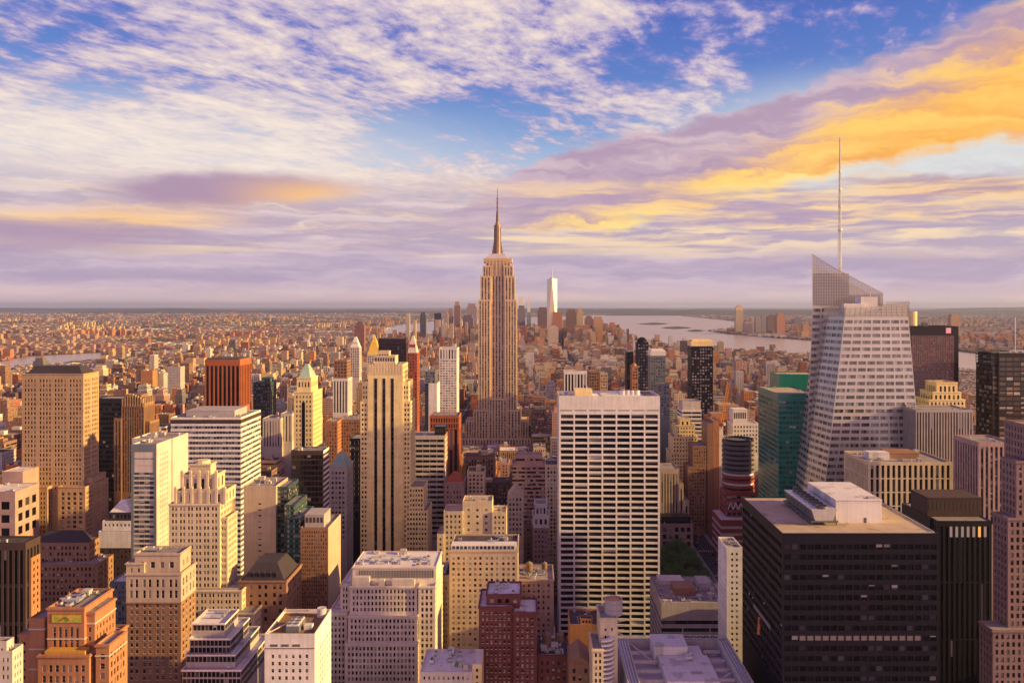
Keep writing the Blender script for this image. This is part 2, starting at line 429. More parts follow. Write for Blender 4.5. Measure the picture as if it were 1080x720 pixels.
def put(name, root, x, y, z, s=1.0, rz=0.0, sz=None):
    o = bpy.data.objects.new(name, shared(name, ROOFKIT[name])); COL.objects.link(o); o.parent = root
    o.location = (x-root.location[0], y-root.location[1], z-root.location[2]); o.rotation_euler = (0, 0, rz)
    o.scale = (s, s, sz or s); return o

# ------------------------------------------------------------------ material palette
def stone(n, *c, **k): return mat(n, c, .85, .22, .16, .34, **k)
M = dict(
    cream=stone('cream_stone', .66,.55,.39), gold=stone('golden_stone', .82,.66,.34), tan=stone('tan_stone', .46,.31,.19), brown=stone('brown_brick', .30,.17,.11),
    orange=stone('orange_brick', .42,.20,.11), maroon=stone('maroon_brick', .17,.055,.05), white=stone('white_stone', .76,.73,.72), pale=stone('pale_concrete', .58,.52,.49),
    grey=stone('grey_concrete', .40,.37,.38), pinkish=stone('pink_granite', .42,.29,.28), beige=stone('beige_stone', .50,.40,.32), dkbrown=stone('dark_brown_cladding', .07,.045,.045),
    black=mat('black_cladding', (.018,.016,.022), .35, .1), navy=mat('dark_blue_cladding', (.013,.010,.022), .5, .12, spec=.14), rust=stone('rust_red_cladding', .40,.12,.055),
    green=mat('green_glass_cladding', (.018,.20,.175), .22, .15, spec=.6), teal=mat('teal_glass', (.05,.10,.10), .2, .15, spec=.6), blueg=mat('blue_grey_cladding', (.16,.19,.23), .3, .15),
    red=stone('red_brick', .36,.10,.06), copper=mat('green_copper', (.32,.47,.40), .7, .2), rooftan=mat('tan_gravel_roof', (.50,.40,.29), .95, .25, .15, 0), roofgrey=mat('grey_roof_felt', (.30,.27,.28), .95, .3, .12, 0),
    roofwhite=mat('white_roof_membrane', (.72,.69,.70), .8, .14, .15, 0), roofdark=mat('dark_roof_felt', (.09,.075,.085), .95, .3, .12, 0), roofbrown=mat('brown_roof_deck', (.25,.15,.08), .95, .3, .2, 0),
    spandrel=mat('dark_spandrel', (.06,.045,.045), .5), mullion=mat('grey_mullion', (.32,.30,.31), .45), trim=mat('pale_trim', (.62,.54,.45), .8), goldleaf=mat('gold_leaf', (.90,.62,.10), .35, .1, metal=.15),
    steel=mat('painted_steel', (.55,.54,.55), .45), dsteel=mat('dark_steel', (.12,.12,.13), .5), slate=mat('dark_slate', (.05,.042,.055), .7, .25), tile=mat('red_roof_tile', (.36,.10,.055), .8),
    asphalt=mat('asphalt', (.05,.048,.05), .9), pave=mat('pavement_slabs', (.26,.24,.24), .9), scaffold=mat('red_netting', (.34,.075,.075), .85, .3, .3), silver=mat('silver_panel', (.62,.6,.62), .3, .08, metal=.3))
G = dict(dark=glass('dark_panes'), pale=glass('panes_with_blinds', blind=.5, bc=(.55,.5,.46)), black=glass('black_panes', (.008,.007,.011), .12, .10, (.10,.085,.09), .3),
    blue=glass('blue_panes', (.04,.05,.08), .1, .3, (.3,.32,.36), .8), green=glass('green_panes', (.004,.06,.06), .08, .25, (.02,.2,.17), .6), lit=glass('dark_block_panes', (.006,.006,.010), .1, .10, (.10,.09,.12), .3),
    silver=glass('silver_panes', (.07,.07,.075), .06, .32, (.36,.34,.35), 1.0), warm=glass('bronze_panes', (.05,.03,.02), .12, .2, (.3,.2,.12), .8))
def ST(bay, fl, **k): d = dict(bay=bay, fl=fl); d.update(k); return d       # bay and floor in photo pixels at the building's distance
PXKEYS = ('bay', 'fl', 'top', 'mg')

# ------------------------------------------------------------------ buildings read off the photograph
# tier: (left px, right px, top px, bottom px of the windows, front offset m, back offset m, style or None)
HEROES = []
def H(name, label, cat, Y, D, tiers, st, wall, win, yb, **k):
    HEROES.append(dict(name=name, label=label, cat=cat, Y=Y, D=D, tiers=tiers, st=st, wall=wall, win=win, yb=yb, **k))
BL = dict(mode='blank')
# --- left
H('stone_tower', 'tall tan stone office tower with dark hipped roof near the left edge', 'skyscraper', 760, 27,
  [(23, 88, 394, 520, 0, 27, None), (18, 50, 513, 566, -7, 30, None), (61, 90, 513, 568, -7, 34, None), (14, 94, 566, 590, -12, 34, None), (88, 97, 503, 590, 5, 30, None)],
  ST(2.9, 4.9, ww=.56, wh=.62, mg=2, top=5, rec=.55, grp=(4, 2.6)), 'tan', 'dark', 568, hip='slate', corn=1, clutter=0)
H('black_tower', 'black glass slab wedged behind the tan stone tower, showing as a narrow dark strip', 'skyscraper', 930, 30,
  [(101, 128, 420, 530, 0, 30, None)], ST(3, 5, mode='band', ww=.9, wh=.6, rec=.2, top=4), 'black', 'black', 520, sp='black')
H('art_deco_tower', 'brown art deco tower with finned crown, left of the white narrow tower', 'skyscraper', 870, 26,
  [(128, 152, 425, 520, 0, 24, None), (120, 128, 441, 520, -1, 20, None), (152, 158, 444, 520, 2, 24, None), (131, 149, 416, 425, 3, 18, None)],
  ST(2.6, 4.2, mode='vert', ww=.5, rec=.6, mg=.8, top=2), 'brown', 'dark', 515, fins=1)
H('slab_tower', 'white narrow slab tower with pale glass front and blank white side wall', 'skyscraper', 480, 43,
  [(139, 165, 468, 640, 0, 20, None), (139.5, 182, 462, 470, 20.2, 43, BL)], ST(6.1, 5.1, mode='band', ww=.92, wh=.62, rec=.25, top=8, mg=2.2), 'pale', 'blue', 560, sidest=ST(4.4, 5.6, ww=.28, wh=.4, mg=14, top=10), rooft='roofgrey', clutter=5, gp=1)
H('office_block', 'grey office block with white horizontal bands and flat grey roof, left of centre', 'office building', 610, 45,
  [(180, 254, 440, 620, 0, 45, None)], ST(3.1, 5.45, mode='band', ww=.86, wh=.55, rec=.5, top=2.5, mg=.6), 'white', 'blue', 600, rooft='roofgrey', clutter=9, pent=[(.15,.85,.2,.8,4,'grey')], darktop=1)
H('art_deco_tower', 'cream art deco tower with stepped crown and sunlit yellow right edge', 'skyscraper', 450, 19,
  [(200, 222, 489, 500, 5, 13, BL), (192, 228, 500, 517, 3, 16, ST(9, 14, ww=.38, wh=.75, mg=2, top=3)), (185, 237, 517, 531, 1.5, 18, ST(9.5, 12, ww=.35, wh=.7, mg=2, top=2)), (178, 232, 531, 640, 0, 19, None), (232.2, 240, 545, 640, 2, 17, None),
   (200, 255, 622, 660, -6, 19, None), (214, 268, 646, 700, -12, 24, None)],
  ST(3.3, 6.7, ww=.62, wh=.55, mg=2.5, grp=(2, 1.6), top=2, rec=.4), 'cream', 'dark', 655, corn=1, crown=1)
H('brick_tower', 'brown brick tower with cream upper storeys and flat top block, lower left', 'apartment building', 385, 17,
  [(142, 190, 583, 604, 2, 14, ST(9, 13, ww=.45, wh=.5, mg=4, top=6)), (133, 152, 593, 606, 1, 15, ST(9, 10, ww=.3, wh=.45, top=3)), (133, 191, 604, 634, 0, 17, ST(5.2, 11.5, ww=.52, wh=.72, mg=2.5, top=5, grp=(2, 2.4))), (133.4, 190.8, 634, 735, .15, 17, ST(5.2, 6.9, ww=.5, wh=.55, mg=2.5, top=1, grp=(2, 2.4), sill=1)), (192, 210, 708, 735, -3, 12, None)],
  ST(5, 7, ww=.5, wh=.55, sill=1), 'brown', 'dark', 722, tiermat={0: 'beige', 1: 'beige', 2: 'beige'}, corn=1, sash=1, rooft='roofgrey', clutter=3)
H('stepped_office', 'dark glass office building stepped like a staircase, with pale ledges, lower left', 'office building', 350, 26,
  [(203, 237, 657, 672, 0, 16, None), (200, 243, 673, 689, -3, 20, None), (196, 248, 690, 705, -6, 24, None), (192, 254, 706, 735, -9, 28, None)],
  ST(4.2, 7.2, mode='band', ww=.82, wh=.78, rec=.3, top=1.2, mg=.4), 'grey', 'black', 722, rooft='roofwhite', clutter=4, ledge=1)
H('stone_block', 'white stone block with open brown roof full of fans and plain sunlit side', 'office building', 330, 27,
  [(279, 332, 668, 735, 0, 27, None)], ST(7.4, 7.6, ww=.42, wh=.52, mg=5, top=20, rec=.4), 'white', 'dark', 722, rooft='roofbrown', sash=1, roofset='fans', parap=1.6)
H('brick_hotel', 'ornate orange brick building with green and gold mosaic panel under its parapet, lower left corner', 'hotel', 310, 28,
  [(50, 89, 640, 735, 0, 21, ST(6.2, 5.0, mode='vert', ww=.5, wh=.68, mg=4.5, top=20, rec=.5)), (31, 47, 651, 735, 2, 20, BL), (20, 31, 668, 735, 4, 18, ST(6, 9, ww=.4, wh=.4, top=6)), (89.2, 100, 645, 735, 1.5, 17, ST(7, 9.5, ww=.4, wh=.5, top=14)), (40, 94, 690, 735, -5, 24, ST(6.6, 11, ww=.52, wh=.66, mg=3, top=9)), (101, 115, 679, 735, -4, 9, ST(7, 10, ww=.5, wh=.6, top=8))],
  ST(6.5, 9.5, ww=.5, wh=.6, sill=1), 'orange', 'dark', 722, corn=1, rooft='roofgrey', clutter=10, mosaic=1, sash=1)
H('ribbed_building', 'near black building with vertical ribs and orange lit roof edge at the left edge', 'office building', 430, 26,
  [(-40, 27, 572, 700, 0, 13, None), (27.3, 33, 588, 700, 4, 12, ST(8, 7, ww=.4, wh=.5))], ST(5.6, 40, mode='vert', ww=.6, wh=.9, rec=.7, top=6), 'dkbrown', 'black', 660, tiermat={1: 'orange'}, rooft='roofdark', clutter=3)  # narrow right tier coloured orange to stand for its sunlit face
H('brick_block', 'dark brown brick block with slate mansard and orange lit right end before tan tower', 'office building', 560, 28,
  [(33, 94, 572, 640, 0, 14, None), (40, 103, 594, 640, -8, 13, None), (104, 109, 590, 640, 0, 6, None)], ST(4.2, 6.3, ww=.5, wh=.55, top=2.5, mg=2), 'brown', 'dark', 622, hip='slate', tiermat={2: 'gold'}, clutter=6)  # golden colour on the small right block imitates sunlight on it
H('concrete_block', 'grey concrete block with a few big square dark openings at the left edge', 'office building', 700, 34,
  [(-20, 16, 518, 570, 0, 34, ST(12, 14, ww=.6, wh=.6, top=8, mg=3)), (2, 24, 497, 518, 36, 60, BL)], ST(12, 13, ww=.6, wh=.5), 'pinkish', 'black', 560, rooft='roofwhite', clutter=2)
H('colonnade_building', 'building with white pyramid cap above a white colonnade, beneath the white narrow tower', 'office building', 610, 24,
  [(113, 139, 540, 549, 4, 18, ST(4, 7, mode='band', wh=.6, top=1)), (108, 139, 549, 559, 2, 20, ST(4.2, 5, ww=.5, wh=.5, top=2, mg=1)), (104, 140, 560, 577, 0, 22, ST(3.4, 15, mode='vert', ww=.5, wh=.85, top=2.5, mg=.6, rec=.8)), (104.4, 139.7, 577, 640, .4, 22, ST(4, 6, ww=.5, wh=.5, top=1))],
  ST(4, 6), 'white', 'dark', 618, tiermat={0: 'slate', 3: 'dkbrown'}, pyr=('white', 528))
H('stone_building', 'small pale lavender stone building cut off by the bottom left corner', 'building', 280, 20, [(-25, 13, 686, 735, 0, 6, None), (-25, 7, 676, 690, 1, 5, None)], ST(5, 9, ww=.4, wh=.5, top=5), 'pale', 'dark', 722, clutter=3)
H('office_block', 'slim blue grey block with pale flat roof behind the brown brick tower', 'office building', 530, 26, [(116, 136, 613, 720, 0, 26, None)], ST(3.6, 5.6, mode='band', ww=.8, wh=.55, top=3), 'blueg', 'blue', 700, rooft='roofwhite', clutter=2)
# --- left of centre
H('ribbed_tower', 'rust red tower with bright vertical ribs standing alone at upper left', 'skyscraper', 1150, 46,
  [(216, 253, 379, 430, 0, 46, None)], ST(4.6, 60, mode='vert', ww=.66, wh=.97, rec=1.6, top=6, mg=.4), 'rust', 'black', 436, chamf=1)
H('glass_tower', 'slender teal glass tower with sunlit right side behind the banded grey office block', 'skyscraper', 1250, 30, [(267, 285, 403, 440, 0, 30, None), (276, 285, 398, 404, 8, 26, None)], ST(2.4, 3.5, mode='vert', ww=.6, rec=.3, top=1.5), 'teal', 'blue', 438)
H('stone_tower', 'golden stone tower with green copper pyramid roof, standing above the dark brown block', 'skyscraper', 800, 40,
  [(313, 328, 398, 416, 4, 30, ST(3.4, 9, ww=.5, wh=.6, top=3)), (310, 330, 413, 480, 0, 36, None)], ST(3.3, 5.0, ww=.45, wh=.55, top=3, mg=1.2), 'gold', 'dark', 478, pyr=('copper', 384), corn=1, bigarch=1)
H('dark_slab', 'dark brown glass block with white striped side, under the golden copper roofed tower', 'office building', 690, 20,
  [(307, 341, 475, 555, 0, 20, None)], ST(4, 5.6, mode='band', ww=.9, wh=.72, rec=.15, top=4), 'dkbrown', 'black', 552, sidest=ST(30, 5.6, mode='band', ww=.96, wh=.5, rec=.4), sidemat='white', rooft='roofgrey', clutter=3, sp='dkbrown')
H('stone_building', 'white stone building with small green copper hip roof and yellow sunlit side', 'building', 740, 26,
  [(347, 366, 491, 570, 0, 26, None)], ST(4.2, 5.2, ww=.55, wh=.5, top=5, mg=2), 'pale', 'dark', 560, pyr=('copper', 476), corn=1)
H('blank_slab', 'plain beige slab with blank front wall and a column of small vents', 'office building', 520, 26,
  [(257, 291, 512, 600, 0, 26, ST(40, 6.2, ww=.1, wh=.25, mg=.4, top=16)), (291.3, 304, 513, 600, 3, 26, ST(4, 5.2, mode='band', ww=.85, wh=.6))], ST(4, 5), 'beige', 'dark', 598, tiermat={1: 'teal'}, rooft='roofgrey', clutter=4)
H('glass_block', 'stepped dark green glass block tucked against the plain beige slab', 'office building', 505, 34, [(303, 317, 546, 640, 0, 30, None), (300, 311, 532, 546, 6, 34, None)], ST(4.6, 5.2, mode='band', ww=.8, wh=.62, top=1), 'teal', 'green', 620, clutter=2)
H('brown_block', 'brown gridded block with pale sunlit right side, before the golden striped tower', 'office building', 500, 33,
  [(317, 346, 556, 650, 0, 33, None)], ST(2.5, 4.0, ww=.5, wh=.55, top=3, mg=1.2, rec=.2), 'brown', 'dark', 640, sidemat='beige', sidest=dict(mode='blank'), pent=[(.1,.8,.1,.6,7,'grey')], rooft='roofgrey', clutter=2)  # right wall painted beige, its sunlit tone put into the colour
H('mansard_building', 'orange brown building with dark slate mansard roof and cream cornice, lower left of centre', 'building', 450, 30,
  [(252, 302, 612, 680, 0, 30, None)], ST(6.1, 8.4, ww=.5, wh=.5, top=2.5, mg=3, grp=(2, 2.6)), 'brown', 'dark', 655, hip='slate', corn=1, hiph=8)
H('black_tower', 'narrow black slab squeezed against the left side of the golden striped tower', 'office building', 800, 30, [(369, 383, 462, 550, 0, 30, None)], ST(4, 6, mode='band', ww=.9, wh=.6), 'black', 'black', 545)
H('stone_tower', 'golden cream tower with three long dark vertical stripes down its front', 'skyscraper', 720, 32,
  [(388, 425, 384, 600, 0, 30, 'stripes'), (382, 388, 402, 423, 1, 28, ST(3, 5.1, ww=.5, wh=.6, top=4, mg=.4)), (425, 431, 402, 423, 1, 28, ST(3, 5.1, ww=.5, wh=.6, top=4, mg=.4)),
   (380, 388, 423, 600, .5, 30, None), (425, 433, 423, 600, .5, 30, None), (431, 447, 513, 600, -2, 26, None), (428, 451, 538, 600, -6, 26, None)],
  ST(3.1, 5.1, ww=.6, wh=.5, top=1.5, mg=.8, rec=.45), 'gold', 'dark', 592, pent=[(.15,.75,.2,.7,7,'cream'), (.25,.55,.3,.6,11,'cream')], clutter=3, corn=0)
H('office_block', 'grey banded office block close behind the right edge of the golden striped tower', 'office building', 800, 26,
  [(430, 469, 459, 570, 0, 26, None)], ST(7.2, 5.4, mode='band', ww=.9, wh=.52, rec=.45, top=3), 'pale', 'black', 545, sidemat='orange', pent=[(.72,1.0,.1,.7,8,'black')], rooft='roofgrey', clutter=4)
H('ribbed_tower', 'orange brown ribbed tower with gridded top just left of the spired tower base', 'office building', 900, 30,
  [(453, 484, 438, 452, 0, 30, ST(2.7, 6, ww=.5, wh=.7, top=2)), (453.3, 483.8, 452, 560, .2, 30, None)], ST(5, 50, mode='vert', ww=.62, wh=.97, rec=.6, top=0), 'rust', 'black', 530, rooft='roofgrey', clutter=3)
H('ribbed_tower', 'white gridded slab with ribbed top and yellow sunlit edge left of the spired tower', 'skyscraper', 1150, 34,
  [(463, 482, 367, 379, 0, 34, ST(3.0, 11, mode='vert', ww=.5, wh=.9, rec=.8, top=1)), (463.3, 481.8, 379, 440, .2, 34, ST(3.0, 2.6, ww=.7, wh=.5, top=.5, mg=.4))], ST(3, 3), 'white', 'pale', 438)
H('glass_tower', 'pale blue tower with blank white lower wall, left of the white gridded slab', 'skyscraper', 1060, 30, [(448, 459, 391, 405, 0, 30, None), (452, 461, 404, 450, -3, 28, BL), (448, 452, 405, 460, 0, 28, None)], ST(2.5, 3, mode='band', ww=.9, wh=.6), 'white', 'blue', 448, tiermat={0: 'blueg', 2: 'blueg'})
H('dark_slab', 'dark purple brown box tower rising behind the golden striped tower', 'skyscraper', 1500, 50, [(399, 426, 357, 390, 0, 50, None)], ST(2.2, 3.4, mode='vert', ww=.6, rec=.3, top=5), 'dkbrown', 'black', 384)
H('brick_tower', 'thin red brick tower with pale pointed top between golden tower and spired tower', 'skyscraper', 1200, 26, [(429, 440, 372, 450, 0, 26, None), (431, 438, 363, 372, 4, 18, None)], ST(2.4, 3.2, ww=.5, top=1), 'red', 'dark', 450, pyr=('pale', 354))
H('pyramid_tower', 'tower with a shining gold pyramid roof in the middle distance', 'skyscraper', 1900, 30, [(387, 400.5, 374, 400, 0, 28, None)], ST(2.2, 2.6, ww=.5, top=1), 'pale', 'dark', 384, pyr=('goldleaf', 352), pyrfull=1)
H('clock_tower', 'white stone campanile tower left of the gold pyramid roof', 'skyscraper', 2000, 26, [(369, 379, 366, 400, 0, 26, None), (371, 377, 361, 366, 4, 20, None)], ST(2.2, 2.6, ww=.5, top=1), 'pale', 'dark', 396, pyr=('white', 355))
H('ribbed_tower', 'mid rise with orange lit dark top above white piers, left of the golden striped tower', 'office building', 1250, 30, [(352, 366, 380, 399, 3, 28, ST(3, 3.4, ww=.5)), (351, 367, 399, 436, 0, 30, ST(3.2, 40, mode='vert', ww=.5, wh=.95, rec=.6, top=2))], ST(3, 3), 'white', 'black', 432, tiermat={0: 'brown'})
H('brick_block', 'wide brown brick block low between the copper roofed and golden striped towers', 'office building', 1000, 40, [(356, 382, 442, 480, 0, 40, None)], ST(2.6, 3.6, ww=.5, top=2), 'brown', 'dark', 475, clutter=4)
H('brick_block', 'orange brick block with flat top right of the golden copper roofed tower', 'office building', 980, 30, [(343, 356, 444, 490, 0, 30, None)], ST(2.6, 3.8, ww=.45, top=2), 'orange', 'dark', 480, clutter=2)
H('stone_block', 'pale grey column like block right of the banded grey office block', 'office building', 1050, 34, [(277, 296, 441, 480, 0, 34, None), (296, 308, 436, 480, 10, 40, None)], ST(3.2, 30, mode='vert', ww=.4, wh=.9, rec=.5), 'pale', 'dark', 475, clutter=3)
# --- centre
H('brick_tower', 'brick tower with red tiled pyramid roof in front of the orange brown ribbed tower', 'building', 780, 24, [(469, 489, 508, 560, 0, 24, None)], ST(3.7, 5.2, ww=.42, wh=.5, top=3, mg=1.6), 'beige', 'dark', 538, pyr=('tile', 497), corn=1, tiermat={0: 'pinkish'})
H('stone_building', 'cream stepped building with blank yellow top block at centre', 'apartment building', 600, 26,
  [(488, 519, 528, 600, 0, 18, ST(9, 7, ww=.28, wh=.35, top=6, mg=1.5)), (468, 488, 539, 600, -2, 20, None), (461, 468, 563, 600, -3, 18, None), (519, 534, 540, 600, -1, 20, None)], ST(3.9, 5.6, ww=.45, wh=.5, top=2.5, mg=1.2), 'cream', 'dark', 585, rooft='rooftan', clutter=4)
H('gabled_tower', 'tan tower with pointed gable, right of the cream stepped building', 'building', 700, 22, [(535, 552, 523, 570, 0, 22, None)], ST(3.6, 5.2, ww=.5, wh=.55, top=1, mg=1.2), 'beige', 'dark', 575, gable=('beige', 514))
H('brick_tower', 'narrow brick tower with white crown and arched loggia left of the white grid slab', 'building', 720, 20, [(564, 577, 531, 545, 1, 19, ST(4, 9, ww=.5, wh=.7, top=3)), (562, 579, 543, 556, 0, 20, ST(4.6, 8, ww=.5, wh=.7, top=3)), (562.4, 578.6, 556, 620, .3, 20, None)], ST(3.8, 5.2, ww=.45, wh=.5), 'pinkish', 'dark', 600, tiermat={0: 'white', 1: 'white'}, corn=1, clutter=1)
H('apartment_block', 'wide beige apartment block with pale blue top storey, centre bottom', 'apartment building', 480, 34,
  [(474, 546, 580, 720, 0, 34, None), (461, 474, 606, 700, 6, 30, None)], ST(4.3, 5.7, ww=.46, wh=.5, top=5.5, mg=1.6, grp=(3, 1.3)), 'beige', 'pale', 690, corn=1, rooft='roofdark', clutter=12, penthouse_row=1)
H('setback_building', 'large white stone building with terraced front and louvred rooftop, bottom left of centre', 'office building', 440, 42,
  [(372, 460, 597, 619, 8, 36, 'louvre'), (369, 440, 618, 648, 3, 40, None), (441.2, 459, 618, 735, 2, 40, None), (367, 440, 649, 677, 0, 40, None), (364, 440, 678, 735, -3, 40, None), (359, 369, 616, 735, 9, 38, None), (346, 366, 646, 735, 5, 40, None)],
  ST(4.06, 6.35, ww=.52, wh=.62, top=2.4, mg=2, rec=.5), 'buff', 'dark', 710, corn=1, rooft='roofwhite', clutter=12)
H('brick_block', 'dark maroon brick block with pale stone trim and taller rear half, bottom centre', 'apartment building', 380, 24,
  [(513, 549, 626, 640, 4, 22, ST(7.5, 9, ww=.5, wh=.5, top=3)), (505, 541, 639, 735, 0, 24, None), (541.3, 566, 645, 735, -3, 16, None)], ST(4.9, 6.1, ww=.4, wh=.42, top=4, mg=2, sill=1), 'maroon', 'pale', 722, corn=1, rooft='roofwhite', clutter=7)
H('stone_block', 'pale pink stone block between maroon brick block and white grid slab', 'office building', 500, 30, [(547, 584, 611, 720, 0, 30, None)], ST(5.4, 6, ww=.4, wh=.5, top=3, mg=3), 'pinkish', 'dark', 680, corn=1, rooft='roofgrey', clutter=9, watertank=1)
H('low_building', 'low roof with white units and green planted patch, bottom edge left of maroon brick', 'building', 360, 24, [(443, 498, 708, 735, 0, 24, None), (498.3, 508, 700, 735, 2, 18, None)], ST(5, 7, ww=.4, wh=.5, top=3), 'pale', 'dark', 722, tiermat={1: 'gold'}, rooft='roofwhite', clutter=8, parap=.7, green=1)
H('brick_rowhouse', 'low dark brick building with gabled top at the bottom edge, right of maroon brick', 'building', 380, 22, [(567, 600, 690, 735, 0, 22, None)], ST(6, 8, ww=.4, wh=.5, top=5), 'maroon', 'dark', 722, rooft='roofdark', clutter=10, watertank=1, corn=1)
H('brick_rowhouse', 'small brown gabled brick house at the bottom edge beside the curved balconies', 'building', 360, 20, [(600.4, 623, 700, 735, 0, 20, None)], ST(6, 8, ww=.5, wh=.6, top=3), 'brown', 'dark', 722, gable=('brown', 692), rooft='roofdark')
H('brick_building', 'orange brick hall with low curved parapet standing before the white grid slab', 'building', 440, 22, [(601, 634, 658, 735, 0, 22, BL), (612, 625, 652, 660, .4, 6, ST(3, 4.5, ww=.6, wh=.6, top=1))], ST(3, 4), 'orange', 'dark', 695, rooft='roofdark', clutter=3)
H('grid_slab', 'broad white travertine slab with dark window strips in seven columns, centre', 'skyscraper', 640, 40,
  [(589.5, 696, 417.5, 735, 0, 40, None)], ST(14.95, 6.2, ww=.89, wh=.66, top=18.5, mg=1.2, rec=.9), 'white', 'black', 735, roofset='grace', rooft='roofwhite', parap=1.2, sidest=ST(4, 6.2, ww=.3, wh=.5), topslit=1)
# --- right
H('podium_building', 'low grey building with blank front and crowded roof right of the white grid slab', 'office building', 540, 52, [(697.5, 766, 635, 735, 0, 52, ST(13, 8, mode='band', ww=.95, wh=.5, top=17, rec=.5))], ST(13, 8), 'grey', 'black', 690, rooft='roofgrey', clutter=22, pent=[(.25,.6,.3,.55,4,'brown'), (.1,.5,.72,.95,2,'pale'), (.7,.9,.5,.8,4,'grey')])
H('white_tower', 'narrow white tower with square windows beside the big dark block', 'apartment building', 430, 20, [(766.5, 783, 577, 735, 0, 20, None)], ST(4.4, 6, ww=.42, wh=.45, mg=7, top=4), 'white', 'dark', 690, rooft='roofgrey', clutter=2, sidest=ST(5, 6, ww=.4, wh=.45))
H('dark_block', 'big dark blue black office block with cream flat roof and white roof plant', 'office building', 330, 62,
  [(825, 990, 562, 735, 0, 62, None)], ST(8.15, 10.7, ww=.82, wh=.5, top=9, mg=1.5, rec=.35), 'navy', 'lit', 735, rooft='rooftan', parap=.35, roofset='bigdark', sidest=ST(8.15, 10.7, ww=.82, wh=.5, top=9, mg=1.5, rec=.35), litrow=1)
H('black_tower', 'black tower with flat roof, dark roof box and row of lit top bays, right edge', 'skyscraper', 440, 44,
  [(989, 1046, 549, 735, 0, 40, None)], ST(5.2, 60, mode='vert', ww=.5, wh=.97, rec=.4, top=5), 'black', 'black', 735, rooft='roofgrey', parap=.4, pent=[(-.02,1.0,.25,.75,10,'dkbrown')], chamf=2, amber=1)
H('finned_block', 'cream office block wrapped in tall vertical fins, below the crystal glass tower', 'office building', 560, 44,
  [(916, 1004, 487, 600, 0, 44, None)], ST(5.55, 14.5, mode='grid', ww=.55, wh=.93, top=3, mg=1, rec=.9), 'cream', 'black', 600, rooft='roofgrey', clutter=12, parap=1.0, pent=[(.1,.35,.3,.5,4,'roofwhite'), (.4,.75,.4,.8,3,'brown')], sidest=ST(4.5, 14.5, ww=.55, wh=.93, top=3, rec=.9))
H('dark_slab', 'plum coloured glass slab with black top band, right of the crystal glass tower', 'skyscraper', 800, 34,
  [(961.5, 1011, 344, 353, -.5, 34, BL), (962, 1006, 353, 480, 0, 34, None), (1006.2, 1011, 353, 480, 0, 34, BL)], ST(2.3, 3.1, mode='vert', ww=.55, wh=.6, rec=.25, top=1), 'pinkish', 'warm', 470, tiermat={0: 'black', 2: 'black', 1: 'plum'}, emblem=1, sp='plum')
H('stone_tower', 'tan stepped tower with arched crown in front of the plum coloured slab', 'building', 690, 28,
  [(988, 1010, 403, 436, 2, 22, ST(4.6, 9, ww=.5, wh=.75, top=3, mg=2)), (984, 1014, 413, 436, 1, 24, ST(5, 8, ww=.5, wh=.6)), (980, 1018, 421, 436, 0, 26, None)], ST(4, 5, ww=.5), 'gold', 'dark', 434, corn=1, clutter=2)
H('ribbed_tower', 'grey office slab of closely spaced vertical ribs, behind the cream finned block', 'office building', 620, 30, [(966, 1026, 432, 560, 0, 30, None)], ST(2.9, 60, mode='vert', ww=.6, wh=.98, rec=.5, top=2, mg=.4), 'grey', 'warm', 510, rooft='roofgrey', clutter=3)
H('glass_tower', 'dark glass tower with open steel crown and thin roof mast, right edge', 'skyscraper', 760, 34, [(1053, 1100, 372, 500, 0, 34, ST(7, 5.2, mode='band', ww=.9, wh=.7, rec=.3, top=4)), (1046, 1053, 384, 500, 3, 30, None)], ST(5, 5.2, mode='band', ww=.9, wh=.75), 'black', 'warm', 480, crownframe=1, sp='black')
H('ribbed_block', 'grey pink ribbed block with tall narrow bays, below the dark glass tower at right', 'office building', 520, 30, [(1032, 1070, 466, 560, 0, 30, None)], ST(5.2, 6.0, mode='vert', ww=.55, wh=.6, rec=.6, top=4), 'pinkish', 'dark', 560, rooft='roofgrey', clutter=2)
H('stepped_tower', 'pink granite tower with stepped shoulders and dark window slots, bottom right corner', 'skyscraper', 370, 40,
  [(1083, 1150, 448, 735, 6, 24, None), (1072, 1150, 486, 735, 3, 15, None), (1063, 1150, 546, 735, 0, 12, None), (1047, 1150, 664, 735, -5, 6, None)], ST(5.8, 8.0, ww=.5, wh=.62, top=3, mg=1.5, rec=.6), 'plumstone', 'dark', 735, sidest=ST(5.8, 8.0, ww=.5, wh=.62, top=3, rec=.6), corn=1)
H('green_tower', 'dark green glass tower with taller rear block, left of the crystal glass tower', 'skyscraper', 700, 66,
  [(821, 862, 415, 620, 0, 62, None), (822, 866, 394.5, 420, 64.5, 95, BL)], ST(3.6, 5.25, mode='band', ww=.86, wh=.58, rec=.18, top=7, mg=.6), 'green', 'green', 520, rooft='rooftan', sidest=ST(3.6, 5.25, mode='band', ww=.86, wh=.58, rec=.18, top=7), clutter=4, sp='green')
H('construction_tower', 'half built round fronted tower banded in grey and red netting under the crane', 'building site', 860, 30, [(766, 798, 520, 600, 0, 30, None)], ST(5, 5.8, mode='band', ww=.9, wh=.5, rec=.6), 'scaffold', 'dark', 560, roundsite=1)
H('brown_tower', 'brown tower of two vertical slabs standing at the edge of the avenue', 'skyscraper', 950, 28, [(746, 752, 446, 580, 0, 28, BL), (752.2, 758.5, 443, 580, 1.5, 28, BL), (758.6, 761.5, 452, 580, 3, 28, BL)], ST(3, 5, mode='vert', ww=.5), 'brown', 'dark', 566, tiermat={2: 'white', 1: 'orange'})
H('frame_tower', 'orange concrete frame building with open floors behind the crane', 'building site', 1030, 30, [(747, 772, 440, 475, 0, 30, None), (750, 768, 436, 440, 4, 26, BL)], ST(5.8, 5.5, ww=.75, wh=.75, rec=1.2, top=1.5, mg=.8), 'orange', 'black', 470)
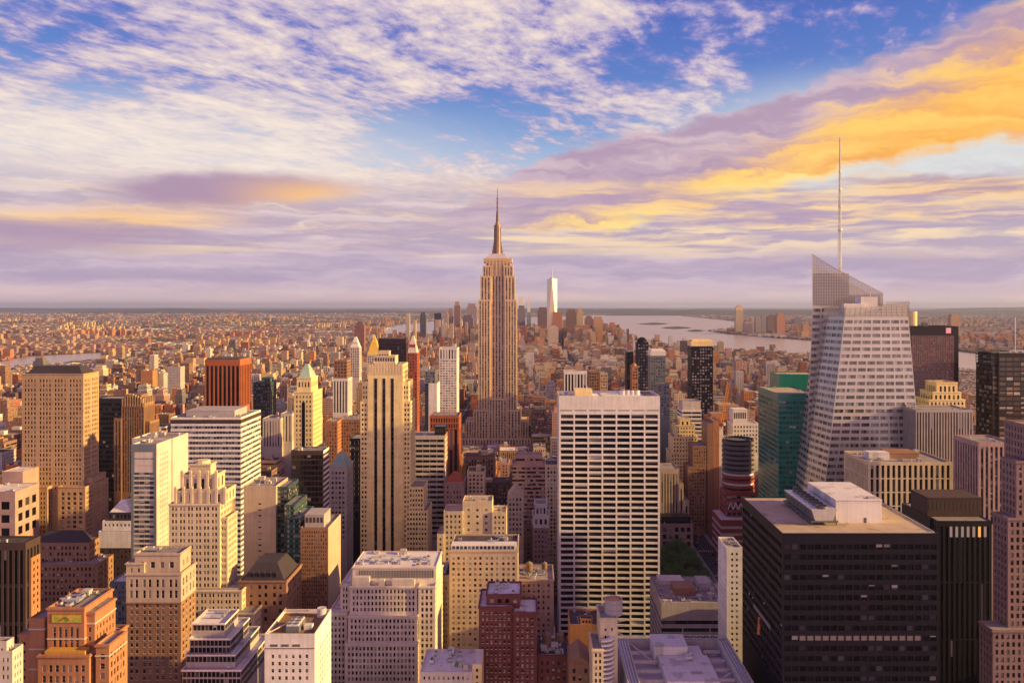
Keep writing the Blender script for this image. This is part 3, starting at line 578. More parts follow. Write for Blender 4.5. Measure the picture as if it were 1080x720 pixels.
H('white_block', 'white gridded block with large pale penthouse beside the crane', 'office building', 1000, 40, [(773, 800, 446, 480, 0, 40, None)], ST(3.4, 4.2, ww=.5, wh=.55, top=2), 'white', 'dark', 466, pent=[(.05,.6,.1,.6,16,'roofwhite')], clutter=3)
H('office_block', 'pale grey block with blank roof box and white bands behind the yellow stepped tower', 'office building', 1080, 34, [(719, 740, 432, 480, 0, 34, None), (720, 739, 423, 432, 2, 30, BL)], ST(8, 4.2, mode='band', ww=.9, wh=.5, rec=.5), 'white', 'dark', 470, tiermat={1: 'pale'}, clutter=1)
H('stepped_tower', 'yellow stepped brick tower with rounded crown near the avenue', 'skyscraper', 980, 34,
  [(717, 728, 441, 450, 6, 24, ST(4, 7, ww=.4, top=2)), (713, 733, 448, 480, 4, 28, None), (709, 736, 460, 500, 2, 30, None), (707, 738, 477, 560, 0, 32, None)], ST(3.0, 3.9, ww=.45, wh=.5, top=1.5, mg=1), 'gold', 'dark', 540, corn=1)
H('brick_block', 'dark brown setback block between the yellow stepped tower and the avenue', 'office building', 950, 30, [(726, 744, 492, 560, -4, 26, None), (731, 745, 470, 500, 0, 30, None)], ST(2.6, 3.6, ww=.5, wh=.5), 'brown', 'dark', 545)
H('stone_building', 'pale pink stone building with terraced right shoulder, above the park trees', 'building', 920, 34, [(690, 716, 494, 560, 0, 34, None), (716, 721, 510, 560, -1, 30, None), (721, 727, 528, 560, -2, 30, None)], ST(3.1, 30, mode='vert', ww=.4, wh=.9, rec=.4, top=4), 'beige', 'dark', 545, clutter=2, tiermat={})
H('low_building', 'low brown stone building with glass penthouse beyond the park trees', 'building', 880, 30, [(690, 731, 552, 600, 0, 30, None)], ST(6.2, 7.5, ww=.6, wh=.62, mg=1.5, top=2.5), 'pinkish', 'dark', 590, pent=[(.2,.95,.15,.7,6,'black')], corn=1, clutter=3)
# --- middle distance on the right
for x0, x1, yt, Yd, w, g, nm, lab, ex in [
    (672, 684, 361, 1700, 'navy', 'blue', 'glass_tower', 'dark rounded top tower, tallest of the three behind the white grid slab', dict(dome=1)),
    (661, 668, 371, 1750, 'navy', 'black', 'dark_slab', 'thin dark tower left of the dark rounded top tower', {}),
    (666.5, 673, 386, 1500, 'orange', 'dark', 'brick_tower', 'small orange brick tower with rounded top before two dark towers', dict(dome=1)),
    (686, 702, 375, 1350, 'blueg', 'blue', 'glass_tower', 'blue grey tower with white top band right of the white grid slab', dict(band='white')),
    (694, 706, 405, 1300, 'blueg', 'blue', 'glass_block', 'lower blue glass block at the foot of the white topped blue grey tower', {}),
    (729, 752, 365, 1280, 'navy', 'pale', 'glass_tower', 'dark speckled glass tower with yellow top floors, right of centre', dict(band='gold')),
    (595, 619, 391, 1350, 'dkbrown', 'black', 'ribbed_block', 'dark block with white vertical piers directly behind the white grid slab', dict(piers=1)),
    (621, 632, 391, 1400, 'brown', 'dark', 'brown_block', 'plain brown slab right of the dark block with white piers', {}),
    (633, 641, 393, 1420, 'beige', 'dark', 'apartment_block', 'small beige gridded block right of the plain brown slab', {})]:
    H(nm, lab, 'office building', Yd, 30, [(x0, x1, yt, 440, 0, 30, ST(3.4, 40, mode='vert', ww=.6, wh=.97, rec=.8, top=3) if ex.get('piers') else None)], ST(2.6, 3.2, ww=.6, wh=.55, rec=.2, top=1.5, mg=.5), 'white' if ex.get('piers') else w, g, 412 if x0 < 700 else 465, far=1, **ex)
M['buff'] = stone('buff_stone', .74,.65,.56); M['plumstone'] = stone('mauve_granite', .25,.165,.17); M['plum'] = mat('plum_cladding', (.20,.115,.13), .4, .12)

# ------------------------------------------------------------------ hero geometry boxes for the occlusion bookkeeping
BOXES = []          # (x0,x1,y0,y1,z0,z1,id)
for i, h in enumerate(HEROES):
    h['id'] = i+1; h['boxes'] = []
    for t in h['tiers']:
        Yf = h['Y']+t[4]; x0, x1 = wx(t[0], Yf), wx(t[1], Yf); z1 = wz(t[2], Yf); zb = max(0.0, wz(t[3], Yf))
        b = (x0, x1, Yf, h['Y']+t[5], 0.0, z1); h['boxes'].append((b, zb)); BOXES.append(b+(h['id'],))
ESB_Y, BOA_Y = 1450.0, 640.0
SPECIAL = [  # (left px, right px, top px, Y, depth, visible bottom px)
    ('esb', 497, 549, 275, ESB_Y, 60, 466), ('boa', 852, 966, 300, BOA_Y, 70, 520), ('tank', 625, 660, 632, 330, 26, 735), ('truss', 648, 775, 668, 330, 55, 735)]
for k, (nm, x0, x1, yt, Yd, D, yb) in enumerate(SPECIAL): BOXES.append((wx(x0, Yd), wx(x1, Yd), Yd, Yd+D, 0, wz(yt, Yd), 900+k))
W_, H_ = 1080, 720
def paint(buf, pts, val):
    p = np.array(pts); x0, x1 = int(max(0, p[:, 0].min())), int(min(W_-1, p[:, 0].max())+1); y0, y1 = int(max(0, p[:, 1].min())), int(min(H_-1, p[:, 1].max())+1)
    if x1 <= x0 or y1 <= y0: return
    gx, gy = np.meshgrid(np.arange(x0, x1)+.5, np.arange(y0, y1)+.5)
    pos = np.ones(gx.shape, bool); neg = np.ones(gx.shape, bool)
    for i in range(len(p)):
        a, b = p[i], p[(i+1) % len(p)]; c = (b[0]-a[0])*(gy-a[1])-(b[1]-a[1])*(gx-a[0]); pos &= c >= 0; neg &= c <= 0
    buf[y0:y1, x0:x1][pos | neg] = val
def paint_box(buf, b):
    x0, x1, y0, y1, z0, z1, i = b
    def q(X, Y, Z): return pxl(X, Y, Z)
    paint(buf, [q(x0,y1,z1), q(x1,y1,z1), q(x1,y0,z1), q(x0,y0,z1)], i)
    if x1 < 0: paint(buf, [q(x1,y0,z0), q(x1,y1,z0), q(x1,y1,z1), q(x1,y0,z1)], i)
    if x0 > 0: paint(buf, [q(x0,y0,z0), q(x0,y1,z0), q(x0,y1,z1), q(x0,y0,z1)], i)
    paint(buf, [q(x0,y0,z0), q(x1,y0,z0), q(x1,y0,z1), q(x0,y0,z1)], i)

# ------------------------------------------------------------------ ordinary city blocks
rng = random.Random(11)
# land outlines, from the photograph's shorelines on the ground plane
def gp(*pts): return [ground(x, y) for x, y in pts]
MANHATTAN = [(-2600, -700), (1900, -700)] + [(1850, 2600)] + gp((1044, 393), (950, 386), (852, 379), (800, 376), (760, 373.5), (700, 366), (640, 357), (600, 350), (545, 347.5), (470, 351), (400, 361), (250, 371), (100, 381), (20, 387), (0, 401), (-120, 420)) + [(-2600, 2000)]
def inside(poly, x, y):
    c = False; j = len(poly)-1
    for i in range(len(poly)):
        (xi, yi), (xj, yj) = poly[i], poly[j]
        if (yi > y) != (yj > y) and x < (xj-xi)*(y-yi)/(yj-yi)+xi: c = not c
        j = i
    return c
BROOKLYN = gp((-900, 420), (-200, 388), (0, 380), (25, 375), (90, 371.5), (250, 366), (400, 356), (402, 350), (410, 343.5), (455, 338.5), (520, 335), (600, 333), (660, 331.5)) + [(16000, 56000), (16000, 90000), (-70000, 90000), (-70000, 6000)]
JERSEY = gp((745, 348.5), (770, 352), (800, 354.5), (852, 358.5), (930, 363), (1011, 370), (1050, 374), (1200, 385), (1500, 400)) + [(60000, 5000), (70000, 90000), (18000, 90000)] + gp((700, 330.5), (720, 333), (760, 337), (800, 341), (790, 345))
AVENUES = [(-760, -732), (-590, -562), (-440, -410), (-292, -268), (-165, -140), (172, 200), (455, 483), (735, 763), (1010, 1038)]
PARK = (60, 168, 752, 868)
def in_avenue(a, b): return any(a < q and b > p for p, q in AVENUES)
PAL = [('brown', (.26,.15,.11)), ('red', (.32,.11,.07)), ('tan', (.50,.33,.20)), ('cream', (.66,.52,.36)), ('pale grey', (.50,.46,.46)), ('dark grey', (.17,.15,.17)), ('white', (.68,.63,.61)), ('orange', (.52,.23,.09)), ('pink', (.52,.32,.28)), ('dark brown', (.12,.075,.07))]
PALW = [20, 12, 16, 12, 12, 6, 8, 8, 10, 6]
FILL = []
def limit_at(x0p, x1p, Yf):
    lim = 0
    for h in HEROES:
        for (b, zb) in h['boxes']:
            if b[2] > Yf+1:
                l, r = pxl(b[0], b[2], 0)[0], pxl(b[1], b[2], 0)[0]
                r = max(r, pxl(b[1], b[3], 0)[0]); l = min(l, pxl(b[0], b[3], 0)[0])
                if l < x1p and r > x0p: lim = max(lim, h['yb'])
    for (nm, l, r, yt, Yd, D, yb) in SPECIAL:
        if Yd > Yf+1 and l-8 < x1p and r+8 > x0p: lim = max(lim, yb)
    if x1p > 690 and x0p < 764 and Yf < 960: lim = max(lim, 607)       # keep the avenue and the park in view
    return lim
HB = [b for h in HEROES for (b, zb) in h['boxes']]+[(b[0]-4, b[1]+4, b[2]-4, b[3]+4, 0, b[5]) for b in BOXES if b[6] >= 900]
Yrow = 400.0
while Yrow < 6700:
    far = Yrow > 1500
    row_d = 80.0 if Yrow < 3200 else 70.0
    half = 0.66*(Yrow+100)
    for lane in (0, 1):
        dep = 29 if row_d == 80 else 27
        y0 = Yrow+lane*(dep+1.5)
        x = -half+rng.uniform(0, 20)
        while x < half*0.98:
            w = rng.uniform(14, 34) if not far else rng.uniform(11, 30) if Yrow < 3200 else rng.uniform(14, 38)
            a, b = x, x+w; x = b+rng.choice((.3, .3, .3, 2.0)) if Yrow < 3200 else b+rng.choice((.3, .3, .3, 4))
            if in_avenue(a, b) or not inside(MANHATTAN, (a+b)/2, y0+dep): continue
            if a < PARK[1] and b > PARK[0] and y0 < PARK[3] and y0+dep > PARK[2]: continue
            if any(a < q[1]+1 and b > q[0]-1 and y0 < q[3]+1 and y0+dep > q[2]-1 for q in HB): continue
            if Yrow < 1000: hgt = rng.choice((rng.uniform(25, 60), rng.uniform(45, 95), rng.uniform(60, 120)))
            elif Yrow < 1600: hgt = rng.choice((rng.uniform(25, 55), rng.uniform(40, 80), rng.uniform(55, 105)))
            elif Yrow < 2600: hgt = rng.choice((rng.uniform(16, 38), rng.uniform(24, 56), rng.uniform(34, 70)))+(rng.random() < .07)*rng.uniform(15, 60)
            else: hgt = rng.choice((rng.uniform(10, 24), rng.uniform(14, 32), rng.uniform(18, 44)))+(rng.random() < .05)*rng.uniform(10, 50)
            if Yrow > 2500 and (a+b)/2 < wx(105, Yrow): hgt = min(hgt*.4, 12)
            if Yrow > 2000 and (a+b)/2 > wx(985, Yrow): hgt = min(hgt*.4, 10)
            if Yrow > 5200: hgt += rng.random()**2.2*95*(1 if -640 < (a+b)/2 < 640 else .1)
            l, r = pxl(a, y0, 0)[0], pxl(b, y0, 0)[0]
            if r < -60 or l > 1140: continue
            lim = limit_at(min(l, pxl(a, y0+dep, 0)[0]), max(r, pxl(b, y0+dep, 0)[0]), y0)
            if lim:
                zm = wz(lim, y0+dep)
                if zm < 9: continue
                if hgt > zm-2: hgt = zm-rng.uniform(2, min(22, zm*.35))
            d = dep-rng.uniform(0, 6)
            pi_ = rng.choices(range(len(PAL)), PALW)[0]
            FILL.append(dict(b=(a, b, y0, y0+d, 0.0, hgt), pal=pi_, tank=rng.random() < .35, pent=rng.random() < .6, setb=(hgt > 40 and rng.random() < .45), seed=rng.randint(0, 10**6)))
    Yrow += row_d
idbuf = np.zeros((H_, W_), np.int32)
for k, f in enumerate(FILL): BOXES.append(f['b']+(1000+k,))
for b in sorted(BOXES, key=lambda q: -q[2]): paint_box(idbuf, b)
cnt = np.bincount(idbuf.ravel(), minlength=1000+len(FILL))
order = sorted(range(len(FILL)), key=lambda k: -cnt[1000+k])
N_SINGLE = 225
single = [k for k in order[:N_SINGLE] if cnt[1000+k] > 14]
single_set = set(single)

# ---- walls of ordinary buildings: windows drawn in metres along each wall, colour from a per-building attribute
def city_material():
    m = bpy.data.materials.new('ordinary_facades'); m.use_nodes = True; nt = m.node_tree; b = nt.nodes['Principled BSDF']
    at = nt.nodes.new('ShaderNodeAttribute'); at.attribute_name = 'col'
    uv = nt.nodes.new('ShaderNodeUVMap'); uv.uv_map = 'metres'
    u, v, _ = sep(nt, uv.outputs[0]); al = E(nt, at.outputs['Alpha'])
    g = nt.nodes.new('ShaderNodeNewGeometry'); nz = sep(nt, g.outputs['Normal'])[2]
    fu, fv = (u/2.9).fract(), (v/3.6).fract()
    win = fu.gt(.24)*fu.lt(.76)*fv.gt(.22)*fv.lt(.74)*nz.lt(.5)
    wn = nt.nodes.new('ShaderNodeTexWhiteNoise'); wn.noise_dimensions = '2D'
    nt.links.new(comb(nt, (u/2.9)._op('FLOOR'), (v/3.6)._op('FLOOR'), 0.0), wn.inputs['Vector'])
    r = E(nt, wn.outputs[0])
    wcol = mixc(nt, r.gt(.72), (.025,.022,.028,1), (.26,.23,.22,1))
    n1 = noise(nt, comb(nt, u*0.15, v*0.15, al*40.0), 1.0, 4.0)
    f = n1*0.5+0.75
    wall = mixc(nt, 1.0, at.outputs['Color'], comb(nt, f, f, f), 'MULTIPLY')
    rc = mixc(nt, (al*7.7).fract(), (.10,.085,.09,1), (.46,.42,.42,1))
    roofn = mixc(nt, 1.0, rc, comb(nt, f, f, f), 'MULTIPLY')
    c = mixc(nt, nz.gt(.5), mixc(nt, win, wall, wcol), roofn)
    nt.links.new(c, b.inputs['Base Color']); nt.links.new((win*(-0.6)+.85).so, b.inputs['Roughness'])
    b.inputs['Specular IOR Level'].default_value = .4
    return m
CITY = city_material()
class CB:
    """boxes with wall coordinates in metres and one colour each"""
    def __init__(s): s.v, s.f, s.uv, s.c = [], [], [], []
    def box(s, x0, x1, y0, y1, z0, z1, col, rnd):
        n = len(s.v); s.v += [(x0,y0,z0),(x1,y0,z0),(x1,y1,z0),(x0,y1,z0),(x0,y0,z1),(x1,y0,z1),(x1,y1,z1),(x0,y1,z1)]
        w, d, h = x1-x0, y1-y0, z1-z0; o = int(rnd*50)*2.9
        for q, l in (((0,1,5,4), w), ((1,2,6,5), d), ((2,3,7,6), w), ((3,0,4,7), d)):
            s.f.append(tuple(n+k for k in q)); s.uv += [(o, 0), (o+l, 0), (o+l, h), (o, h)]; s.c += [(*col, rnd)]*4
        s.f.append((n+4, n+5, n+6, n+7)); s.uv += [(o, 0), (o+w, 0), (o+w, d), (o, d)]; s.c += [(*col, rnd)]*4
    def build(s, name, loc=(0, 0, 0), parent=None, m=None):
        me = bpy.data.meshes.new(name); v = np.array(s.v, float)-np.array(loc, float)
        me.from_pydata(v.tolist(), [], s.f); uv = me.uv_layers.new(name='metres')
        uv.data.foreach_set('uv', np.array(s.uv, np.float32).ravel())
        ca = me.color_attributes.new('col', 'FLOAT_COLOR', 'CORNER'); ca.data.foreach_set('color', np.array(s.c, np.float32).ravel())
        me.materials.append(m or CITY); me.update()
        o = bpy.data.objects.new(name, me); COL.objects.link(o)
        if parent: o.parent = parent
        else: o.location = loc
        return o
def vary(c, r, k=.25): q = 1+(r.random()-.5)*2*k; return tuple(min(.85, v*q*(1+(r.random()-.5)*.16)) for v in c)

# ------------------------------------------------------------------ ground and water
def sheet(name, pts, z, m, thick=0):
    b = MB(); b.poly([(x, y, z) for x, y in pts]); o = b.build(name, m); o['kind'] = 'structure'; return o
def water_mat():
    m = bpy.data.materials.new('harbour_water'); m.use_nodes = True; nt = m.node_tree; b = nt.nodes['Principled BSDF']
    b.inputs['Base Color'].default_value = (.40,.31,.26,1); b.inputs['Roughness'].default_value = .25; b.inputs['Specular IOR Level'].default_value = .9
    tc = nt.nodes.new('ShaderNodeTexCoord'); bp = nt.nodes.new('ShaderNodeBump'); bp.inputs['Strength'].default_value = .25; bp.inputs['Distance'].default_value = 3
    nt.links.new(noise(nt, tc.outputs['Object'], .02, 4).so, bp.inputs['Height']); nt.links.new(bp.outputs[0], b.inputs['Normal'])
    return m
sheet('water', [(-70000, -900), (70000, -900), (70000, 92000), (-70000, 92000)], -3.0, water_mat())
land = mat('city_ground', (.10,.088,.085), .95, .35, .01, 0)
far_land = mat('suburban_ground', (.11,.095,.09), .95, .5, .002, 0)
sheet('ground', MANHATTAN, 0.0, land)
sheet('terrain', BROOKLYN, 0.0, far_land)
sheet('terrain', JERSEY, 0.0, far_land)
green_land = mat('island_grass', (.06,.07,.04), .9, .3, .01, 0)
for q in ([(672, 341.5), (690, 342.3), (706, 341.2), (690, 340.2)], [(697, 345.5), (712, 346.6), (730, 345.6), (715, 344.2)], [(724, 348.6), (734, 349.4), (744, 348.8), (735, 347.4)]):
    sheet('island', gp(*q), 2.0, green_land)
# low hills along the horizon
def hills(x0, x1, Y, hmax, seed):
    r = random.Random(seed); b = MB(); n = 60; prev = None
    ph = [r.uniform(0, 6) for _ in range(4)]
    for i in range(n+1):
        t = i/n; x = x0+(x1-x0)*t; e = min(1, t*6, (1-t)*6)
        h = hmax*e*(.62+.2*sin(t*9+ph[0])+.12*sin(t*23+ph[1])+.08*sin(t*51+ph[2]))
        cur = [(x, Y-4500, -2), (x, Y-2400, h*.55), (x, Y, h), (x, Y+4000, -2)]
        if prev:
            for k in range(3): b.quad(prev[k], cur[k], cur[k+1], prev[k+1])
        prev = cur
    o = b.build('hills', mat('wooded_hills', (.045,.05,.055), .95, .3, .002, 0), smooth=True); o['kind'] = 'structure'
hills(-17000, 9000, 30000, 175, 1); hills(2000, 22000, 26000, 165, 2); hills(14000, 42000, 34000, 260, 3); hills(-44000, -12000, 40000, 160, 4)
# streets: the avenue seen beside the park, cross streets and pavements
def street_parts():
    for (a, b) in AVENUES[4:7]:
        m = MB(); m.box(a+4.5, b-4.5, 380, 2600, 0.004, 0.02); o = m.build('avenue_road', M['asphalt']); o['kind'] = 'structure'
        for (p, q) in ((a, a+4.5), (b-4.5, b)):
            m = MB(); m.box(p, q, 380, 2600, 0, 0.15); o = m.build('pavement', M['pave']); o['kind'] = 'structure'
    m = MB(); a, b = AVENUES[5]
    for lane in range(1, 5):
        x = a+4.5+(b-a-9)*lane/5
        y = 500
        while y < 1400: m.box(x-.09, x+.09, y, y+3, .022, .026); y += 9
    for y in range(482, 1400, 80):
        for k in range(9): m.box(a+5.4+k*2.05, a+6.2+k*2.05, y, y+3.4, .022, .026)
    o = m.build('road_markings', mat('road_paint', (.75,.73,.7), .7)); o['kind'] = 'structure'
street_parts()
m_ = MB(); m_.box(PARK[0], PARK[1], PARK[2], PARK[3], 0, .15); o_ = m_.build('lawn', mat('park_lawn', (.05,.08,.03), .95)); o_['kind'] = 'structure'

# ------------------------------------------------------------------ build the buildings of the photograph
def scaled(st, Y):
    d = dict(st)
    for k in PXKEYS:
        if k in d: d[k] = d[k]*Y/F
    if d.get('grp'): d['grp'] = (d['grp'][0], d['grp'][1]*Y/F)
    return d
def windows_out(root, wins, gm, hid, sash, fm, special=None, cap=100):
    """the hundred windows that show largest become parts of their own, the rest one part"""
    good, rest = [], []; bp = 0.06 if gm in (G['black'], G['green'], G['silver']) else 0.035 if gm == G['lit'] else 0.28
    for wdw in wins:
        (q, w, h, ux, uy) = wdw
        nx, ny = uy, -ux
        d = (-q[0], -q[1]); L = sqrt(d[0]**2+d[1]**2); f = (nx*d[0]+ny*d[1])/L
        x, y = pxl(*q)
        hp = h*F/q[1]; wp = w*F/q[1]*max(f, 0)
        vis = f > .02 and 0 <= x < W_ and 0 <= y < H_ and idbuf[int(y), int(x)] == hid
        (good if vis and max(hp, wp) > 3.0 and hp > 1.8 else rest).append((hp*wp, wdw))
    good.sort(key=lambda t: -t[0]-(1000 if special and special(t[1][0]) else 0))
    rest += good[cap:]; good = good[:cap]
    for _, (q, w, h, ux, uy) in good:
        g2 = special(q) if special else None
        o = bpy.data.objects.new('window', win_mesh(w, h, g2 or gm, fm, sash, 0.0 if g2 else pick_blind(bp))); COL.objects.link(o); o.parent = root
        o.location = (q[0]-root.location[0], q[1]-root.location[1], q[2]-root.location[2]); o.rotation_euler = (0, 0, atan2(uy, ux))
    if rest:
        b = MB()
        for _, (q, w, h, ux, uy) in rest:
            a, z = w/2, h/2
            b.quad((q[0]-ux*a, q[1]-uy*a, q[2]-z), (q[0]+ux*a, q[1]+uy*a, q[2]-z), (q[0]+ux*a, q[1]+uy*a, q[2]+z), (q[0]-ux*a, q[1]-uy*a, q[2]+z))
            f = pick_blind(bp)
            if f:
                nx, ny = uy*.03, -ux*.03; a *= .96
                b.quad((q[0]-ux*a+nx, q[1]-uy*a+ny, q[2]+z-h*f), (q[0]+ux*a+nx, q[1]+uy*a+ny, q[2]+z-h*f), (q[0]+ux*a+nx, q[1]+uy*a+ny, q[2]+z), (q[0]-ux*a+nx, q[1]-uy*a+ny, q[2]+z), 1)
        o = b.build('window', [gm, BLIND], root); o['kind'] = 'stuff'

def tier(B, wins, b, zb, st, sst, par, roofB, corn, cornM=0, zg=0.0):
    x0, x1, y0, y1, _, z1 = b
    facade(B, wins, x0, y0, 1, 0, x1-x0, zb, z1, st, zg)
    facade(B, wins, x1, y0, 0, 1, y1-y0, zb, z1, sst, zg)
    facade(B, wins, x0, y1, 0, -1, y1-y0, zb, z1, sst, zg)
    B.quad((x1, y1, 0), (x0, y1, 0), (x0, y1, z1), (x1, y1, z1))
    t = .35
    for (a, c, d, e) in ((x0, x1, y0, y0+t), (x0, x1, y1-t, y1), (x0, x0+t, y0+t, y1-t), (x1-t, x1, y0+t, y1-t)):   # parapet: coping and inner face
        B.quad((a, d, z1), (c, d, z1), (c, e, z1), (a, e, z1))
    zr = z1-par
    B.quad((x0+t, y0+t, zr), (x1-t, y0+t, zr), (x1-t, y0+t, z1), (x0+t, y0+t, z1)); B.quad((x0+t, y1-t, zr), (x1-t, y1-t, zr), (x1-t, y1-t, z1), (x0+t, y1-t, z1))
    B.quad((x0+t, y0+t, zr), (x0+t, y1-t, zr), (x0+t, y1-t, z1), (x0+t, y0+t, z1)); B.quad((x1-t, y0+t, zr), (x1-t, y1-t, zr), (x1-t, y1-t, z1), (x1-t, y0+t, z1))
    roofB.quad((x0+t, y0+t, zr), (x1-t, y0+t, zr), (x1-t, y1-t, zr), (x0+t, y1-t, zr))
    if corn: cornice(B, x0, x1, y0, y1, z1-.25, .7, .4, cornM)

def build_hero(h):
    Y, D = h['Y'], h['D']; r = random.Random(h['id']*77)
    b0 = h['boxes'][0][0]; allb = [q for q, _ in h['boxes']]
    root = empty(h['name'], ((min(q[0] for q in allb)+max(q[1] for q in allb))/2, Y, 0), h['label'], h['cat'], h.get('group'))
    groups = {}; wins = []
    par = h.get('parap', .9)
    for ti, (t, (b, zb)) in enumerate(zip(h['tiers'], h['boxes'])):
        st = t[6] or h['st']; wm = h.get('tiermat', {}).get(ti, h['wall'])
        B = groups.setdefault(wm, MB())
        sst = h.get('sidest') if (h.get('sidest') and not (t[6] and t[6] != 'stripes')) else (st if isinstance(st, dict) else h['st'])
        if st == 'stripes': st = ST(100, 5, mode='blank')
        if st == 'louvre': st = ST(3, 3, mode='blank'); sst = st
        pa = par if b[1]-b[0] > 4 else .2
        smat = h.get('sidemat'); roofB = MB()
        zg = zb-.4 if any(abs(u[2]-t[3]) < 2.5 and u[0] <= t[0]+3 and u[1] >= t[1]-6 for u in h['tiers'][ti+1:]) else 0.0
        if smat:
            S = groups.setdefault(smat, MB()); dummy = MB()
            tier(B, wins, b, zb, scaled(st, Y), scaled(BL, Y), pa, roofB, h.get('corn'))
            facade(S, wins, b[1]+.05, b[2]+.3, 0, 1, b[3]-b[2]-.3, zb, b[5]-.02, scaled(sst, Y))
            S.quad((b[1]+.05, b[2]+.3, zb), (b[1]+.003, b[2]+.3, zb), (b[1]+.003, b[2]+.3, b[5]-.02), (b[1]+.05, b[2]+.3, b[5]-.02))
        else:
            tier(B, wins, b, zb, scaled(st, Y), scaled(sst, Y), pa, roofB, h.get('corn'), 0, zg)
        roofB.build('roof', M[h.get('rooft', 'roofgrey')], root)
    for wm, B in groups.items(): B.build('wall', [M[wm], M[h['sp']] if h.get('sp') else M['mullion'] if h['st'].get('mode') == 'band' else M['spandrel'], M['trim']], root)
    x0, x1, y0, y1, _, z1 = b0
    if h.get('st', {}).get('mode') == 'band' and h.get('sidemat') is None: pass
    gm = G[h['win']]
    def special(q):
        if h.get('litrow'):
            x, y = pxl(*q)
            if 664 < y < 680 and 845 < x < 968 and abs(q[1]-Y) < 2: return litmat('lit_pane', (.9,.55,.5), .035)
        return None
    windows_out(root, wins, gm, h['id'], h.get('sash', 0), M['trim'], special)
    # ---- extras that make each outline its own
    def ex(name, B, m, parent=root, smooth=False): return B.build(name, m, parent, smooth=smooth)
    w, d = x1-x0, y1-y0
    if h.get('hip'):
        hh = h.get('hiph', 6.5); B = MB(); i = 2.2 if hh < 8 else 1.2
        B.frust(x0+i, x1-i, y0+i, y1-i, z1-.85, x0+i+5.5, x1-i-5.5, y0+i+5, y1-i-5, z1+hh); ex('hipped_roof', B, M[h['hip']])
        if hh >= 8:
            for k in range(5):
                cx = x0+5+(w-10)*(k+.5)/5; B = MB(); B.box(cx-.7, cx+.7, y0+2.2, y0+5, z1+1, z1+3.6); B.box(cx-.4, cx+.4, y0+2.15, y0+2.197, z1+1.5, z1+3.1, 1, bottom=True); ex('dormer', B, [M['slate'], G['black']])
    if h.get('pyr'):
        pm, yp = h['pyr']; zp = wz(yp, Y+d/2); B = MB(); i = 0.2 if h.get('pyrfull') else 1.0; tw = .2 if h.get('pyrfull') else w*.1
        cx, cyy = (x0+x1)/2, (y0+y1)/2
        B.frust(x0+i, x1-i, y0+i, y1-i, z1-.6, cx-tw, cx+tw, cyy-d*.1 if not h.get('pyrfull') else cyy-.2, cyy+d*.1 if not h.get('pyrfull') else cyy+.2, zp); ex('pyramid_roof', B, M[pm])
    if h.get('gable'):
        gmn, yg = h['gable']; zg = wz(yg, Y); B = MB(); cx = (x0+x1)/2
        B.poly([(x0+.4, y0+.35, z1), (x1-.4, y0+.35, z1), (cx, y0+.35, zg)]); B.poly([(x0+.4, y1-.4, z1), (x1-.4, y1-.4, z1), (cx, y1-.4, zg)])
        B.quad((x0+.4, y0+.35, z1), (cx, y0+.35, zg), (cx, y1-.4, zg), (x0+.4, y1-.4, z1)); B.quad((x1-.4, y0+.35, z1), (cx, y0+.35, zg), (cx, y1-.4, zg), (x1-.4, y1-.4, z1)); ex('gable_roof', B, M[gmn])
    if h.get('dome'):
        B = MB(); cx, cyy = (x0+x1)/2, (y0+y1)/2; rr = w/2-.6; pr = rr
        for k in range(5):
            a0, a1 = k*pi/10, (k+1)*pi/10; B.cyl(cx, cyy, z1-.5+rr*sin(a0), z1-.5+rr*sin(a1), rr*cos(a0), max(.05, rr*cos(a1)), 16)
        ex('dome', B, M[h['wall']], smooth=True)
    if h.get('band'):
        B = MB(); B.box(x0-.3, x1+.3, y0-.3, y1+.3, z1-.05, z1+7.5); B.box(x0+2, x1-2, y0+2, y1-2, z1+7.5, z1+10); ex('top_band', B, M[h['band']])
    if h.get('fins'):
        b = h['boxes'][0][0]; n = 9
        for k in range(n):
            cx = b[0]+(b[1]-b[0])*(k+.5)/n; hh = (3+4*(1-abs(k-(n-1)/2)/(n/2)))*1.4; B = MB(); B.box(cx-.45, cx+.45, b[2]-.4, b[2]+1.5, b[5]-4, b[5]+hh); ex('crown_fin', B, M['tan'])
        for k in range(6):
            cyy = b[2]+(b[3]-b[2])*(k+.5)/6; B = MB(); B.box(b[1]-1.5, b[1]+.4, cyy-.45, cyy+.45, b[5]-4, b[5]+6); ex('crown_fin', B, M['tan'])
    if h.get('crown'):
        for ti, n in ((1, 4), (2, 6)):
            b = h['boxes'][ti][0]
            for k in range(n+1):
                cx = b[0]+(b[1]-b[0])*k/n; B = MB(); B.box(cx-.7, cx+.7, b[2]-.55, b[2]+.6, b[5]-7, b[5]+1.4); B.frust(cx-.7, cx+.7, b[2]-.55, b[2]+.6, b[5]+1.4, cx-.3, cx+.3, b[2]-.2, b[2]+.2, b[5]+2.2); ex('crown_pier', B, M['cream'])
        b = h['boxes'][0][0]; B = MB(); B.cyl((b[0]+b[1])/2, (b[2]+b[3])/2, b[5]-.5, b[5]+1.6, 4.2, 3.8, 10); ex('lantern', B, M['cream'])
    if h.get('darktop'):
        B = MB(); B.box(x0-.12, x1+.12, y0-.12, y1+.12, z1-4.3, z1-1.6); ex('louvre_band', B, M['dkbrown'])
